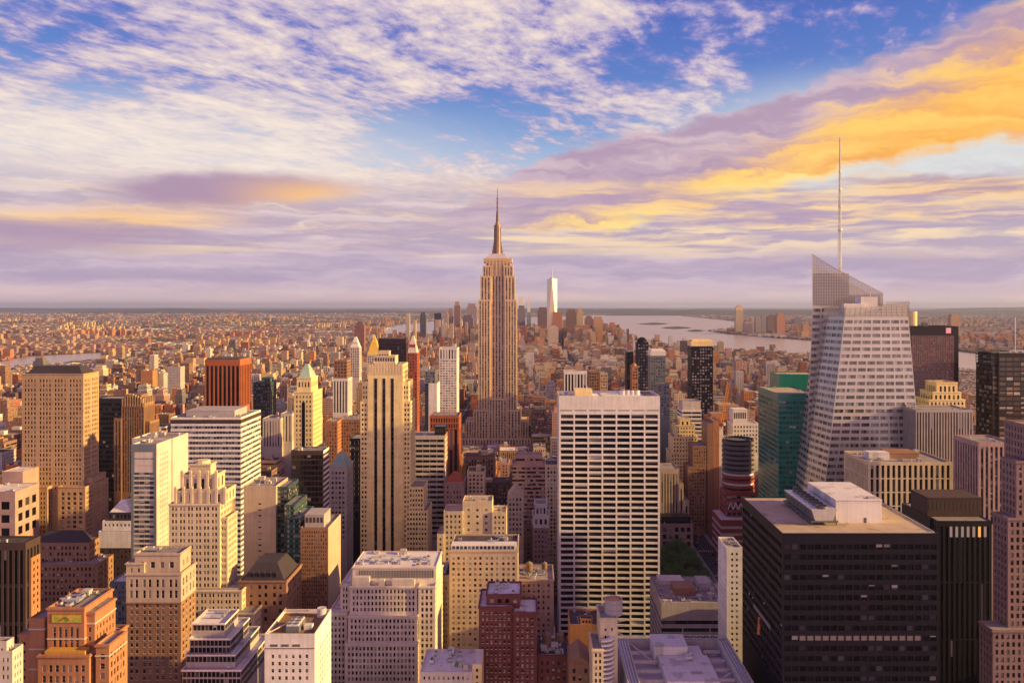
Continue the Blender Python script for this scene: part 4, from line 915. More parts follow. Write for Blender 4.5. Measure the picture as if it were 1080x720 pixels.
    if h.get('gp'):      # glass box front of the narrow white tower: three blank panels at its top
        for k in range(3):
            zt = z1-4.6-k*4.1; B = MB(); B.box(x0+1.6, x1-1.6, y0-.2, y0-.003, zt-3.6, zt, bottom=True); ex('blank_panel', B, M['pale'])
        B = MB()
        for (p, q) in ((x0-.3, x0+1.3), (x1-1.3, x1+.1)): B.box(p, q, y0-.35, y0-.003, 60, z1+.05)
        B.box(x0+1.3, x1-1.3, y0-.35, y0-.003, z1-4.4, z1+.05, bottom=True); ex('glass_frame', B, M['blueg'])
    if h.get('ledge'):
        for (b, zb) in h['boxes']:
            B = MB(); cornice(B, b[0], b[1], b[2], b[3], b[5]+.15, .6, .35); ex('ledge', B, M['white'])
    if h.get('topslit'):
        B = MB()
        for k in range(7):
            a = x0+(w)*(k+.5)/7-4.6; B.box(a, a+9.2, y0-.02, y0+.05, z1-11.4, z1-10.7, bottom=True)
        ex('vent_slit', B, M['dsteel'])
    if h.get('mosaic'):
        B = MB(); B.box(x0+1.2, x1-.6, y0-.12, y0-.003, wz(657, Y), wz(647, Y), bottom=True); o = ex('mosaic_frame', B, M['tile'])
        B = MB(); zc = (wz(657, Y)+wz(647, Y))/2; B.box(x0+1.7, x1-1.1, y0-.2, y0-.123, wz(656, Y), wz(648, Y), bottom=True)
        mm = bpy.data.materials.new('mosaic_tiles'); mm.use_nodes = True; nt = mm.node_tree; tc = nt.nodes.new('ShaderNodeTexCoord'); mx, my, mz = sep(nt, tc.outputs['Object'])
        nn = noise(nt, tc.outputs['Object'], .55, 3)
        nt.links.new(mixc(nt, nn.ss(.42, .6), (.30,.42,.06,1), (.62,.45,.06,1)), nt.nodes['Principled BSDF'].inputs['Base Color']); ex('mosaic_panel', B, mm)
        B = MB(); cx = (x0+x1)/2
        for k in range(9):
            a0 = pi*k/9; a1 = pi*(k+1)/9; B.bar((cx+1.3*cos(a0), y0-.25, zc-.7+1.3*sin(a0)), (cx+1.3*cos(a1), y0-.25, zc-.7+1.3*sin(a1)), .3)
        ex('mosaic_sunburst', B, M['tile'])
        b = h['boxes'][4][0]; B = MB(); B.box(b[0]+2, b[1]-2, b[2]+.7, b[2]+4.5, b[5]-.85, b[5]+1.0); ex('terrace_parapet', B, M['goldleaf'] if False else mat('ochre_render', (.55,.30,.06), .8))
        for ti in (1, 3, 5):
            b = h['boxes'][ti][0]; B = MB(); cornice(B, b[0], b[1], b[2], b[3], b[5]-4, .5, .25); ex('string_course', B, M['trim'])
        for (bq, ti) in ((h['boxes'][1][0], 1), (h['boxes'][0][0], 0)):
            B = MB()
            for k in range(1, 9): cornice(B, bq[0], bq[1], bq[2], bq[3], bq[5]-4-k*7.5, .45, .18)
            ex('string_course', B, M['trim'])
    if h.get('bigarch'):
        B = MB(); cx = (x0+x1)/2; bb = h['boxes'][1][0]; cx = (bb[0]+bb[1])/2
        B.box(cx-1.6, cx+1.6, bb[2]-.06, bb[2]-.003, wz(475, Y), wz(424, Y), bottom=True); B.cyl(cx, bb[2]+1.55, wz(424, Y), wz(424, Y)+2.5, 1.6, 1.0, 12); ex('tall_arched_window', B, G['black'])
    if h['name'] == 'stone_tower' and 'stripes' in [t[6] for t in h['tiers']]:
        for xs in (396.3, 405, 413.8):
            B = MB(); c = wx(xs, Y); ze = wz(399, Y); zb = wz(600, Y); B.box(c-1.25, c+1.25, y0-.14, y0-.003, zb, ze, bottom=True); o = ex('window_stripe', B, M['black'])
            B2 = MB()
            n = int((ze-zb)/4.1)
            for k in range(n): B2.quad((c-1.0, y0-.16, zb+k*4.1+.5), (c+1.0, y0-.16, zb+k*4.1+.5), (c+1.0, y0-.16, zb+k*4.1+3.0), (c-1.0, y0-.16, zb+k*4.1+3.0))
            B2.build('stripe_glazing', G['black'], o, loc=tuple(root.location))
        B = MB()
        for k in range(12):
            c = x0+(w)*(k+.5)/12; B.box(c-.5, c+.5, y0-.25, y0-.003, z1-9, z1+.6)
        ex('crown_ribs', B, M['cream'])
    if any(t[6] == 'louvre' for t in h['tiers']):
        b = h['boxes'][0][0]; B = MB()
        n = 46
        for k in range(n):
            a = b[0]+4+(b[1]-b[0]-6)*k/n
            B.box(a, a+.35, b[2]-.35, b[2]-.003, b[5]-6.0, b[5]-2.0, bottom=True)
        B.box(b[0]+3.4, b[1]-1.4, b[2]-.1, b[2]-.003, b[5]-6.0, b[5]-2.0, 1, bottom=True)
        ex('louvres', B, [M['grey'], M['dsteel']])
        B = MB(); B.box(b[0]+1, b[1]-1, b[2]+1, b[3]-1, b[5]-.9, b[5]-.4); ex('roof_deck', B, M['roofwhite'])
        for k in range(10):
            put('air_duct', root, b[0]+4+k*(b[1]-b[0]-8)/9, b[2]+4+r.uniform(0, 14), b[5]-.4, 1.3, r.choice((0, pi/2)))
        q = h['boxes'][1][0]
        for (fx, wd, hh) in ((.03, 9, 4.5), (.42, 3, 3), (.62, 12, 3.2)):
            B = MB(); a = q[0]+fx*(q[1]-q[0]); B.box(a, a+wd, q[2]+.8, q[2]+4.2, q[5]-.9, q[5]+hh); ex('terrace_hut', B, M['pale'])
    for (a, c, e, f_, hh, pm) in h.get('pent', []):
        B = MB(); X0, X1, Y0, Y1 = x0+a*w, x0+c*w, y0+e*d, y0+f_*d; B.box(X0, X1, Y0, Y1, z1-par, z1+hh); cornice(B, X0, X1, Y0, Y1, z1+hh-.2, .4, .15)
        if hh > 5:
            n = int((X1-X0)/2.2)
            for k in range(n): B.box(X0+.6+k*2.2, X0+2.0+k*2.2, Y0-.05, Y0-.003, z1+hh*.3, z1+hh*.75, 1, bottom=True)
        ex('penthouse', B, [M[pm], M['spandrel']])
    if h.get('penthouse_row'):
        B = MB(); B.box(x0+.8, x1-.8, y0+1.2, y0+9, z1-.9, z1+2.6); n = 16
        for k in range(n): B.box(x0+1.6+k*(w-3)/n, x0+1.6+(k+.7)*(w-3)/n, y0+1.12, y0+1.197, z1+.3, z1+2.1, 1, bottom=True)
        ex('penthouse', B, [M['roofwhite'], G['blue']])
    if h.get('chamf') == 1:
        B = MB(); B.box(x0+1.5, x1-1.5, y0+1.5, y1-1.5, z1-.9, z1+1.2); ex('roof_deck', B, M['roofdark'])
        B = MB(); B.box(x0-.1, x1+.1, y0-.1, y1+.1, z1-8, z1-1); ex('top_band', B, M['rust'])
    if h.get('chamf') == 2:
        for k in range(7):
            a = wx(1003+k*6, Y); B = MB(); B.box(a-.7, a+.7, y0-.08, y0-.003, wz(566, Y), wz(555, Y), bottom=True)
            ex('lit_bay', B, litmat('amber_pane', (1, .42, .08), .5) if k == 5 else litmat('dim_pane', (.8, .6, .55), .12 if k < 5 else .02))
        B = MB(); B.poly([(x0, y0+9, z1+.02), (x0+7, y0, z1+.02), (x0, y0, z1+.02)]); 
        B = MB(); B.box(x0-1.2, x0-.01, y0+6, y1, 0, z1); B.build('side_wall', M['black'], root)
    if h.get('emblem'):
        B = MB(); a = wx(1000, Y); zc = wz(348.5, Y); b = h['boxes'][0][0]
        B.box(a-2.4, a+2.4, b[2]-.2, b[2]-.003, zc-2.6, zc+2.6, bottom=True)
        B.box(a-1.6, a-.9, b[2]-.26, b[2]-.203, zc-2, zc+2, 1, bottom=True); B.box(a+.3, a+1.6, b[2]-.26, b[2]-.203, zc-.4, zc+2, 1, bottom=True)
        ex('emblem', B, [litmat('pink_sign', (.9,.25,.3), .45), M['white']])
        B = MB(); B.cyl(wx(972, Y), Y+20, z1, z1+14, 4.5, 4.5, 14); ex('roof_tank', B, M['gold'])
        B = MB(); B.box(wx(978, Y), wx(983, Y), Y+8, Y+14, z1, z1+3); ex('roof_mast', B, M['dsteel'])
    if h.get('crownframe'):
        b = h['boxes'][0][0]; c = h['boxes'][1][0]; B = MB()
        for k in range(6):
            z = c[5]+k*2.6
            B.bar((c[0], c[2], z), (c[1], c[2], z), .5); B.bar((c[0], c[3], z), (c[1], c[3], z), .5); B.bar((c[0], c[2], z), (c[0], c[3], z), .5)
        for k in range(4):
            x = c[0]+(c[1]-c[0])*k/3; B.bar((x, c[2], c[5]), (x, c[2], c[5]+14), .5); B.bar((x, c[3], c[5]), (x, c[3], c[5]+14), .5)
        ex('steel_crown', B, M['dsteel'])
        B = MB(); z = b[5]
        for k in range(5):
            x = b[0]+11+k*6; B.bar((x, b[2]+1, z-16), (x+6, b[2]+1, z+2), .7); B.bar((x+6, b[2]+1, z-16), (x, b[2]+1, z+2), .7)
            B.bar((x, b[2]+1, z+2), (x+6, b[2]+1, z+2), .7)
        B.bar((b[0]+20, b[2]+8, z), (b[0]+20, b[2]+8, z+32), .6); ex('roof_frame', B, M['white'])
    if h.get('roundsite'):
        B = MB(); cx, cyy = (x0+x1)/2, y0+14; rr = w/2+1
        zt = wz(464, Y); fl = (zt-wz(520, Y))/11
        for k in range(11):
            z = wz(520, Y)+k*fl; red = k < 4
            B.cyl(cx, cyy, z, z+fl*.55, rr, rr, 28, 0 if red else 1); B.cyl(cx, cyy, z+fl*.55, z+fl, rr-1.0, rr-1.0, 28, 2 if not (red and k % 2) else 3, cap=False)
        ex('round_floors', B, [M['scaffold'], mat('grey_netting', (.17,.15,.17), .8), M['black'], M['white']])
        B = MB(); B.box(x0-8, x1+4, y0-12, y0+30, 0, wz(548, Y-12), 0, 1)
        for k in range(5): B.box(x0-8.2, x1+4.2, y0-12.2, y0-11.99, wz(548, Y)-6-k*7, wz(548, Y)-3.4-k*7, 1, bottom=True); B.box(x0-8.2, x0-7.99, y0-11.9, y0+30, wz(548, Y)-6-k*7, wz(548, Y)-3.4-k*7, 1, bottom=True)
        ex('podium', B, [M['scaffold'], M['pale']])
        B = MB(); z = zt
        for k in range(10): a = pi+k*pi/9; B.bar((cx+rr*cos(a), cyy+rr*sin(a), z), (cx+(rr+1.5)*cos(a), cyy+(rr+1.5)*sin(a), z+3), .4)
        B.bar((cx-rr, cyy, z+2), (cx+rr, cyy+4, z+4.5), .6); ex('slab_props', B, M['steel'])
        B = MB()
        for k in range(6): B.bar((x0+k*w/6, y0-8, wz(535, Y)), (x0+(k+.5)*w/6, y0-8, wz(528, Y)), .8); B.bar((x0+(k+.5)*w/6, y0-8, wz(528, Y)), (x0+(k+1)*w/6, y0-8, wz(535, Y)), .8)
        ex('transfer_truss', B, M['white'])
    if h.get('green'):
        B = MB()
        for k in range(60): q = (x0+w*.62+r.uniform(0, 5), y0+6+r.uniform(0, 5), z1-.8+r.uniform(0, .8)); s_ = r.uniform(.2, .5); B.quad((q[0]-s_, q[1], q[2]), (q[0]+s_, q[1], q[2]+.2), (q[0]+s_, q[1]+s_, q[2]+.5), (q[0]-s_, q[1]+s_, q[2]+.4))
        ex('roof_planting', B, mat('bright_leaves', (.16,.30,.04), .8))
    if h.get('roofset') == 'fans':
        zr = z1-par
        B = MB(); X0 = x0+w*.35; B.box(X0, X0+5.2, y0+5, y0+15, zr, zr+2.6)
        root_f = ex('cooling_unit', B, M['blueg'])
        for i in range(2):
            for j in range(3): B = MB(); B.box(X0+.2+i*2.5, X0+2.5+i*2.5, y0+5.2+j*3.2, y0+8.2+j*3.2, zr+2.6, zr+3.1); B.cyl(X0+1.35+i*2.5, y0+6.7+j*3.2, zr+3.1, zr+3.35, 1.0, .9, 14, 1); B.build('fan', [M['roofwhite'], M['dsteel']], root_f, loc=tuple(root.location))
        B = MB(); B.box(X0+6.4, X0+9.6, y0+8, y0+11, zr, zr+1.8); ex('plant_box', B, M['roofwhite'])
        B = MB(); B.cyl(x1-3.0, y1-4, zr, zr+3.6, 1.9, 1.9, 18); ex('roof_tank', B, M['roofwhite'])
        B = MB()
        for k in range(3): B.bar((x0+.6, y0+1+k*9, z1+.6), (x0+.6, y0+9+k*9, z1+.6), .15)
        B.bar((x0+1, y0+1.5, z1-.2), (X0, y0+9, zr+2.8), .35); B.bar((x0+.5, y1-2, z1), (X0+4, y1-3, z1+.5), .5); ex('roof_pipes', B, M['goldleaf'] if False else M['trim'])
        B = MB()
        for k in range(3): B.box(x0+2.2+k*4.4, x0+5.2+k*4.4, y0-.06, y0-.003, wz(681.5, Y), wz(679, Y), bottom=True)
        B.box(x0, x1, y0-.15, y0-.061, wz(683.6, Y), wz(682.8, Y), bottom=True); ex('vent_slot', B, M['dsteel'])
    if h.get('roofset') == 'grace':
        zr = z1-par
        B = MB(); B.box(wx(607, Y), wx(626, Y), Y+14, Y+30, zr, zr+4.5); ex('penthouse', B, M['gold'])
        for k in range(4): B = MB(); cxx = wx(660+k*5, Y); B.cyl(cxx, Y+22, zr, zr+3.4, 3.0, 2.6, 16); B.cyl(cxx, Y+22, zr+3.4, zr+3.7, 2.2, 2.0, 16, 1); ex('cooling_tower', B, [M['steel'], M['dsteel']])
        B = MB(); B.box(wx(636, Y), wx(655, Y), Y+5, Y+34, zr, zr+.6); ex('roof_mat', B, mat('pale_green_mat', (.62,.66,.58), .9))
        B = MB(); B.box(wx(682, Y), wx(692, Y), Y+3, Y+36, zr, zr+.8); ex('roof_well', B, M['roofdark'])
        for k in range(7): put('air_handler', root, wx(592+k*2.2, Y), Y+6+r.uniform(0, 24), zr, 1.2)
        put('roof_vent', root, wx(619, Y), Y+10, zr+4.5, 1.5)
    if h.get('roofset') == 'bigdark':
        zr = z1-par
        # long bank of cooling fans on stilts, and the big white plant room
        B = MB(); Xa, Xb, Ya, Yb = x0+16, x0+26.5, y0+13, y0+50
        B.frust(Xa+1.6, Xb-1.6, Ya+.3, Yb-.3, zr+1.8, Xa, Xb, Ya, Yb, zr+6.5)
        B.box(Xa-.4, Xb+.4, Ya-.4, Yb+.4, zr+1.3, zr+1.8, 1, bottom=True)
        for k in range(7):
            for xx in (Xa, Xb-.4): B.box(xx, xx+.4, Ya+.2+k*6, Ya+.6+k*6, zr, zr+1.3, 1)
        for k in range(20): B.box(Xa+.2, Xa+.4, Ya+1+k*1.8, Ya+1.9+k*1.8, zr+2.6, zr+6.0, 1)
        cu = ex('cooling_bank', B, [M['silver'], M['dsteel']])
        for k in range(7):
            B = MB(); cxx, cyy = (Xa+Xb)/2, Ya+2.9+k*5.2; B.cyl(cxx, cyy, zr+6.5, zr+7.5, 2.45, 2.2, 22, 0, cap=False); B.cyl(cxx, cyy, zr+6.55, zr+6.9, 2.1, 2.1, 22, 1)
            for a in range(3): B.bar((cxx-2.1*cos(a*pi/3), cyy-2.1*sin(a*pi/3), zr+7.1), (cxx+2.1*cos(a*pi/3), cyy+2.1*sin(a*pi/3), zr+7.1), .22, 0)
            B.build('fan', [M['dsteel'], mat('black_void', (.02,.02,.02), .6)], cu, loc=tuple(root.location))
        B = MB(); B.box(x0+27.5, x0+46.5, y0+17, y0+52, zr, zr+9.2); B.box(x0+27.3, x0+46.7, y0+16.8, y0+52.2, zr+9.2, zr+9.6); pr = ex('plant_room', B, M['roofwhite'])
        B = MB(); B.box(x0+39, x0+40.2, y0+16.95, y0+16.997, zr, zr+2.2, bottom=True); B.build('door', M['dsteel'], pr, loc=tuple(root.location))
        B = MB(); B.box(x0+41.5, x0+45.5, y0+18.5, y0+21, zr+9.6, zr+10.1); B.build('hatch', M['grey'], pr, loc=tuple(root.location))
        for k in range(3): put('roof_vent', root, x0+31+k*5, y0+28+k*4, zr+9.6, .5)
        B = MB(); B.bar((x1-1, y0+2, zr+.4), (x1-1, y1-2, zr+.4), .25); B.bar((x0+1, y0+1, zr+.4), (x1-1, y0+1, zr+.4), .2); ex('roof_rail', B, M['silver'])
        # the banner on the side wall
        B = MB(); B.box(x0-.2, x0-.003, y0+16, y0+42, wz(652, Y+30)+.6, wz(652, Y+30)+2.4, bottom=True); ex('lit_strip', B, mat('pale_strip', (.22,.16,.19), .6))
        B = MB(); B.cyl(x0+.8, y0+34, wz(668, Y+34), wz(650, Y+34), 1.6, 1.0, 12); ex('orange_sign', B, mat('orange_sign', (.6,.18,.05), .7))
    if h.get('watertank'):
        put('water_tank', root, x0+w*.3, y0+d*.45, z1-par, 1.5); put('water_tank', root, x0+w*.75, y0+d*.6, z1-par, 1.2)
    if h.get('clutter', 0) and Y < 700:
        for q in allb:
            if q[1]-q[0] < 8 or q[3]-q[2] < 8 or r.random() < .3: continue
            for k in range(r.randint(2, 4)):
                B = MB(); zz = q[5]-par+.35; xa = r.uniform(q[0]+1.5, q[1]-1.5); ya = r.uniform(q[2]+1.5, q[3]-1.5)
                if r.random() < .5: B.bar((xa, q[2]+1.2, zz), (xa, ya+1, zz), .22); B.bar((xa, ya+1, zz), (min(xa+4, q[1]-1), ya+1, zz), .22)
                else: B.bar((q[0]+1.2, ya, zz), (xa+1, ya, zz), .22); B.bar((xa, ya, zz-.3), (xa, ya, zz+2.6), .12)
                ex('roof_pipe', B, M[r.choice(('steel', 'dsteel', 'trim'))])
    n = int(h.get('clutter', 0)*1.7)
    big = [q for q in sorted(allb, key=lambda q: -(q[1]-q[0])*(q[3]-q[2])*q[5])][:1][0] if not h.get('corn') else b0
    for k in range(n):
        q = big if k % 3 else r.choice(allb)
        if q[1]-q[0] < 6 or q[3]-q[2] < 6: continue
        kd = r.choice(('air_handler', 'air_handler', 'roof_vent', 'stair_hut', 'air_duct'))
        put(kd, root, r.uniform(q[0]+2.5, q[1]-2.5), r.uniform(q[2]+2.5, q[3]-2.5), q[5]-par, r.uniform(.8, 1.7), r.choice((0, pi/2)), r.uniform(.8, 1.8))
    return root
for h in HEROES: build_hero(h)

# ------------------------------------------------------------------ the spired limestone tower in the centre
def spired_tower():
    Y = ESB_Y
    root = empty('spired_skyscraper', (wx(525, Y), Y, 0), 'tallest limestone skyscraper with stepped top, mooring mast and needle spire, at centre', 'skyscraper')
    st = scaled(ST(3.05, 2.9, mode='vert', ww=.48, wh=.6, rec=.7, top=1.2, mg=.5), Y); B = MB(); roofB = MB(); wins = []
    def T(a, b, yt, yb, dy, de, s=st):
        roofB = MB(); Yf = Y+dy; tier(B, wins, (wx(a, Yf), wx(b, Yf), Yf, Y+de, 0, wz(yt, Yf)), max(0, wz(yb, Yf)), s, s, .9, roofB, None); roofB.build('roof', M['rooftan'], root)
    T(512, 538.5, 276, 445, 6, 44)
    T(509, 518, 280, 445, 4, 44); T(531.5, 541, 280, 445, 4, 44)
    T(506.5, 517.6, 291, 445, 3, 45); T(532, 543.2, 291, 445, 3, 45)
    T(504.5, 517, 316, 450, 2, 46); T(532.6, 545, 316, 450, 2, 46)
    T(515.5, 534.5, 420, 470, 0, 40)
    T(499, 515, 432, 470, -1, 48); T(535, 549.5, 432, 470, -1, 48)
    T(491, 557.5, 443, 470, 6, 52)
    T(484, 566, 462, 480, -6, 56)
    B.build('wall', [M['esb'], M['esb_spandrel'], M['trim']], root)
    windows_out(root, wins, G['dark'], 900, 0, None)
    cx, cyy = wx(524, Y), Y+26
    for k in range(8):
        a = wx(512.5, Y)+k*(wx(538, Y)-wx(512.5, Y))/7; b = MB(); b.box(a-1.0, a+1.0, Y+5, Y+7, wz(291, Y), wz(272.5, Y)); b.build('crown_pier', M['esb'], root)
    b = MB(); b.box(wx(510, Y), wx(540, Y), Y+9, Y+42, wz(276, Y)-1, wz(272, Y)); b.build('observation_deck', M['esb'], root)
    b = MB(); b.box(wx(512.5, Y), wx(535.5, Y), Y+12, Y+40, wz(272, Y), wz(269.5, Y)); b.box(wx(515, Y), wx(533, Y), Y+15, Y+37, wz(269.5, Y), wz(267, Y)); b.build('mast_base', M['silver'], root)
    b = MB(); b.cyl(cx, cyy, wz(267, Y), wz(238, Y), 6.4, 5.4, 24); b.cyl(cx, cyy, wz(238, Y), wz(236.5, Y), 6.6, 6.6, 24); b.cyl(cx, cyy, wz(236.5, Y), wz(232, Y), 5.0, 2.2, 24)
    for k in range(12): a = 2*pi*k/12; b.bar((cx+6.3*cos(a), cyy+6.3*sin(a), wz(266, Y)), (cx+5.5*cos(a), cyy+5.5*sin(a), wz(239, Y)), .8, 1)
    ms = b.build('mooring_mast', [M['bronze'], M['dsteel']], root)
    for a in (0, pi/2, pi, 3*pi/2):
        b = MB(); n = 5
        for k in range(n): q0 = wz(267-k*4, Y); b.box(-.9, .9, 0, 9.5-k*1.1, q0, wz(267-(k+1)*4, Y))
        b.v = [(cx+x*cos(a)-y*sin(a), cyy+x*sin(a)+y*cos(a), z) for x, y, z in b.v]; b.build('mast_wing', M['bronze'], root)
    b = MB(); b.cyl(cx, cyy, wz(233, Y), wz(222, Y), 2.6, 2.0, 12); b.cyl(cx, cyy, wz(222, Y), wz(208, Y), 1.4, 1.1, 10); b.cyl(cx, cyy, wz(208, Y), wz(196, Y), .7, .35, 8)
    for z in (230, 226, 221.6, 217, 212, 207.5): b.cyl(cx, cyy, wz(z, Y), wz(z, Y)+1.0, 2.6 if z > 222 else 2.1, None, 10, 1)
    b.build('spire', [M['dsteel'], M['rust']], root)
M['bronze'] = mat('bronzed_metal', (.34,.23,.14), .45, .15, metal=.3); M['esb'] = mat('indiana_limestone', (.66,.50,.33), .8, .16, .1, .15); M['esb_spandrel'] = mat('aluminium_spandrel', (.27,.19,.17), .5)
spired_tower()

# ------------------------------------------------------------------ the crystal glass tower on the right
def crystal_tower():
    Y = BOA_Y
    root = empty('crystal_tower', (wx(915, Y), Y+35, 0), 'faceted white and silver glass tower with slanted lattice top and tall needle spire', 'skyscraper')
    root_loc = tuple(root.location)
    def ol(z, lo, hi, z0, z1):
        t = (z-z0)/(z1-z0); return [(a[0]+(b[0]-a[0])*t, a[1]+(b[1]-a[1])*t) for a, b in zip(lo, hi)]
    quads = []
    def floors(B, lo, hi, za, zb, z0, z1, fl, seg):
        n = int((z1-z0)/fl)
        for k in range(n):
            z = z1-(k+1)*fl
            A, Bm, T = ol(z, lo, hi, za, zb), ol(z+fl*.5, lo, hi, za, zb), ol(z+fl, lo, hi, za, zb)
            m = len(A)
            for i in range(m):
                j = (i+1) % m
                a0, a1, b0, b1, t0, t1 = A[i], A[j], Bm[i], Bm[j], T[i], T[j]
                dx, dy = a1[0]-a0[0], a1[1]-a0[1]; L = sqrt(dx*dx+dy*dy); nx, ny = dy/L, -dx/L; r = .35
                B.quad((*b0, z+fl*.5), (*b1, z+fl*.5), (*t1, z+fl), (*t0, z+fl))
                B.quad((b0[0]-nx*r, b0[1]-ny*r, z+fl*.5), (b1[0]-nx*r, b1[1]-ny*r, z+fl*.5), (*b1, z+fl*.5), (*b0, z+fl*.5))
                B.quad((*a0, z), (*a1, z), (a1[0]-nx*r, a1[1]-ny*r, z), (a0[0]-nx*r, a0[1]-ny*r, z))
                ns = max(1, round(L/seg))
                for s in range(ns):
                    for (u0, u1, w) in ((s/ns, (s+.08)/ns, 0), ((s+.08)/ns, (s+.92)/ns, 1), ((s+.92)/ns, (s+1)/ns, 0)):
                        f = lambda p, q, u: (p[0]+(q[0]-p[0])*u, p[1]+(q[1]-p[1])*u)
                        p0, p1, q1, q0 = f(a0, a1, u0), f(a0, a1, u1), f(b0, b1, u1), f(b0, b1, u0)
                        if w:
                            d = r-.02; e = [(p0[0]-nx*d, p0[1]-ny*d, z), (p1[0]-nx*d, p1[1]-ny*d, z), (q1[0]-nx*d, q1[1]-ny*d, z+fl*.5), (q0[0]-nx*d, q0[1]-ny*d, z+fl*.5)]
                            for h3 in range(3):
                                g = lambda P, Q, u: tuple(P[c]+(Q[c]-P[c])*u for c in range(3))
                                quads.append((ny, [g(e[0], e[1], h3/3+.01), g(e[0], e[1], (h3+1)/3-.01), g(e[3], e[2], (h3+1)/3-.01), g(e[3], e[2], h3/3+.01)]))
                        else: B.quad((*p0, z), (*p1, z), (*q1, z+fl*.5), (*q0, z+fl*.5))
        return z1-n*fl
    fl = 7.25*Y/F
    za, zt = wz(520, Y), wz(334, Y)
    lo = [(wx(869, Y), Y), (wx(974, Y), Y), (wx(974, Y)+2, Y+62), (wx(848, Y+34)+2, Y+64), (wx(848, Y+34), Y+34)]
    hi = [(wx(891, Y+4), Y+4), (wx(958, Y+6), Y+6), (wx(958, Y+6)-2, Y+54), (wx(874, Y+26)+1, Y+56), (wx(874, Y+26), Y+26)]
    B = MB(); zlow = floors(B, lo, hi, za, zt, 40, zt, fl, 7.6)
    b0 = ol(zlow, lo, hi, za, zt); g0 = b0
    for i in range(5): j = (i+1) % 5; B.quad((*g0[i], 0), (*g0[j], 0), (*b0[j], zlow), (*b0[i], zlow))
    B.build('wall', M['boa'], root)
    B = MB(); B.poly([(*p, zt) for p in hi]); B.build('roof', M['roofwhite'], root)
    # plain glass crown storeys and screen above the top floor of the front body
    cr = MB(); z2 = zt+6.5; hi2 = ol(z2, lo, hi, za, zt)
    for i in range(5): j = (i+1) % 5; cr.quad((*hi[i], zt), (*hi[j], zt), (*hi2[j], z2+(3 if j in (1, 2) else 0)), (*hi2[i], z2+(3 if i in (1, 2) else 0)))
    cr.build('crown_glazing', M['boa_screen'], root)
    gr = MB()
    for i in (0, 1, 4, 3):
        j = (i+1) % 5
        for k in range(13):
            u = k/12; p = [hi[i][c]+(hi[j][c]-hi[i][c])*u for c in (0, 1)]; q = [hi2[i][c]+(hi2[j][c]-hi2[i][c])*u for c in (0, 1)]
            gr.bar((*p, zt), (*q, z2+1.5), .3)
        for k in range(4):
            u = k/3; p = [hi[i][c]+(hi2[i][c]-hi[i][c])*u for c in (0, 1)]; q = [hi[j][c]+(hi2[j][c]-hi[j][c])*u for c in (0, 1)]; gr.bar((*p, zt+6.5*u), (*q, zt+6.5*u), .3)
    gr.build('crown_lattice', M['boa'], root)
    # right hand lattice screen rising a little higher
    sc_ = MB(); xa, xb = wx(935, Y+8), wx(958, Y+8); zs, ze = z2, wz(318, Y)
    for k in range(13): x = xa+(xb-xa)*k/12; sc_.bar((x, Y+7, zs-3), (x, Y+7, ze-(1-k/12)*1.5), .28)
    for k in range(7): z = zs-3+(ze-zs+2)*k/6; sc_.bar((xa, Y+7, z), (xb, Y+7, z), .28)
    for k in range(10): y = Y+7+k*4.5; sc_.bar((xb, y, zs-3), (xb, y, ze), .28)
    for k in range(7): z = zs-3+(ze-zs+3)*k/6; sc_.bar((xb, Y+7, z), (xb, Y+48, z), .28)
    sc_.build('roof_screen', M['boa'], root)
    b = MB(); b.box(wx(908, Y+10), wx(925.5, Y+10), Y+10, Y+22, zt, wz(313, Y+10)); b.build('plant_room', M['roofwhite'], root)
    b = MB(); b.box(wx(890, Y+9), wx(912, Y+9), Y+8.5, Y+20, zt, wz(320, Y+9)); b.build('plant_room', M['roofwhite'], root)
    b = MB(); b.bar((wx(918, Y+14), Y+14, wz(313, Y+10)), (wx(918, Y+14), Y+14, wz(303, Y+10)), .5); b.bar((wx(916, Y+14), Y+14, wz(307, Y+10)), (wx(922, Y+14), Y+14, wz(305, Y+10)), .4); b.build('davit', M['steel'], root)
    # rear body with its slanted lattice top
    Yb = Y+40
    lo2 = [(wx(849, Yb), Yb), (wx(940, Yb), Yb), (wx(940, Yb), Yb+30), (wx(850, Yb+30), Yb+30)]
    hi2b = [(wx(857, Yb), Yb), (wx(931, Yb), Yb), (wx(931, Yb), Yb+28), (wx(858, Yb+28), Yb+28)]
    z3 = wz(322, Yb); B = MB(); zl = floors(B, lo2, hi2b, za, z3, 60, z3, fl, 7.6); bb = ol(zl, lo2, hi2b, za, z3)
    for i in range(4): j = (i+1) % 4; B.quad((*bb[i], 0), (*bb[j], 0), (*bb[j], zl), (*bb[i], zl))
    B.build('wall', M['boa'], root)
    zL, zR = wz(268, Yb), wz(309, Yb); x0, x1 = hi2b[0][0], hi2b[1][0]; zp = wz(288, Yb)
    zAt = lambda x: zL+(zR-zL)*((x-x0)/(x1-x0))**.92
    b = MB(); xm = wx(896, Yb); xq_ = wx(858, Yb+28)
    b.frust(x0+1.2, xm, Yb+1.2, Yb+27, z3, x0+1.2, xm, Yb+1.2, Yb+27, zp); b.v[-1] = (xq_+1.2,)+b.v[-1][1:]; b.v[-5] = (xq_+1.2,)+b.v[-5][1:]; b.box(xm, x1-1, Yb+1.3, Yb+27, z3, wz(311, Yb))
    for k in range(3): b.box(wx(878, Yb), xm, Yb+1.05, Yb+1.197, zp-5-k*6.5, zp-2.5-k*6.5, 1, bottom=True)
    for k in range(4): b.box(x0+1.4, wx(868, Yb), Yb+1.05, Yb+1.197, zp-4-k*5.2, zp-1.8-k*5.2, 1, bottom=True)
    b.build('plant_floors', [M['boa_grey'], M['grey']], root)
    gl = MB(); N = 12; xq_ = wx(858, Yb+28)
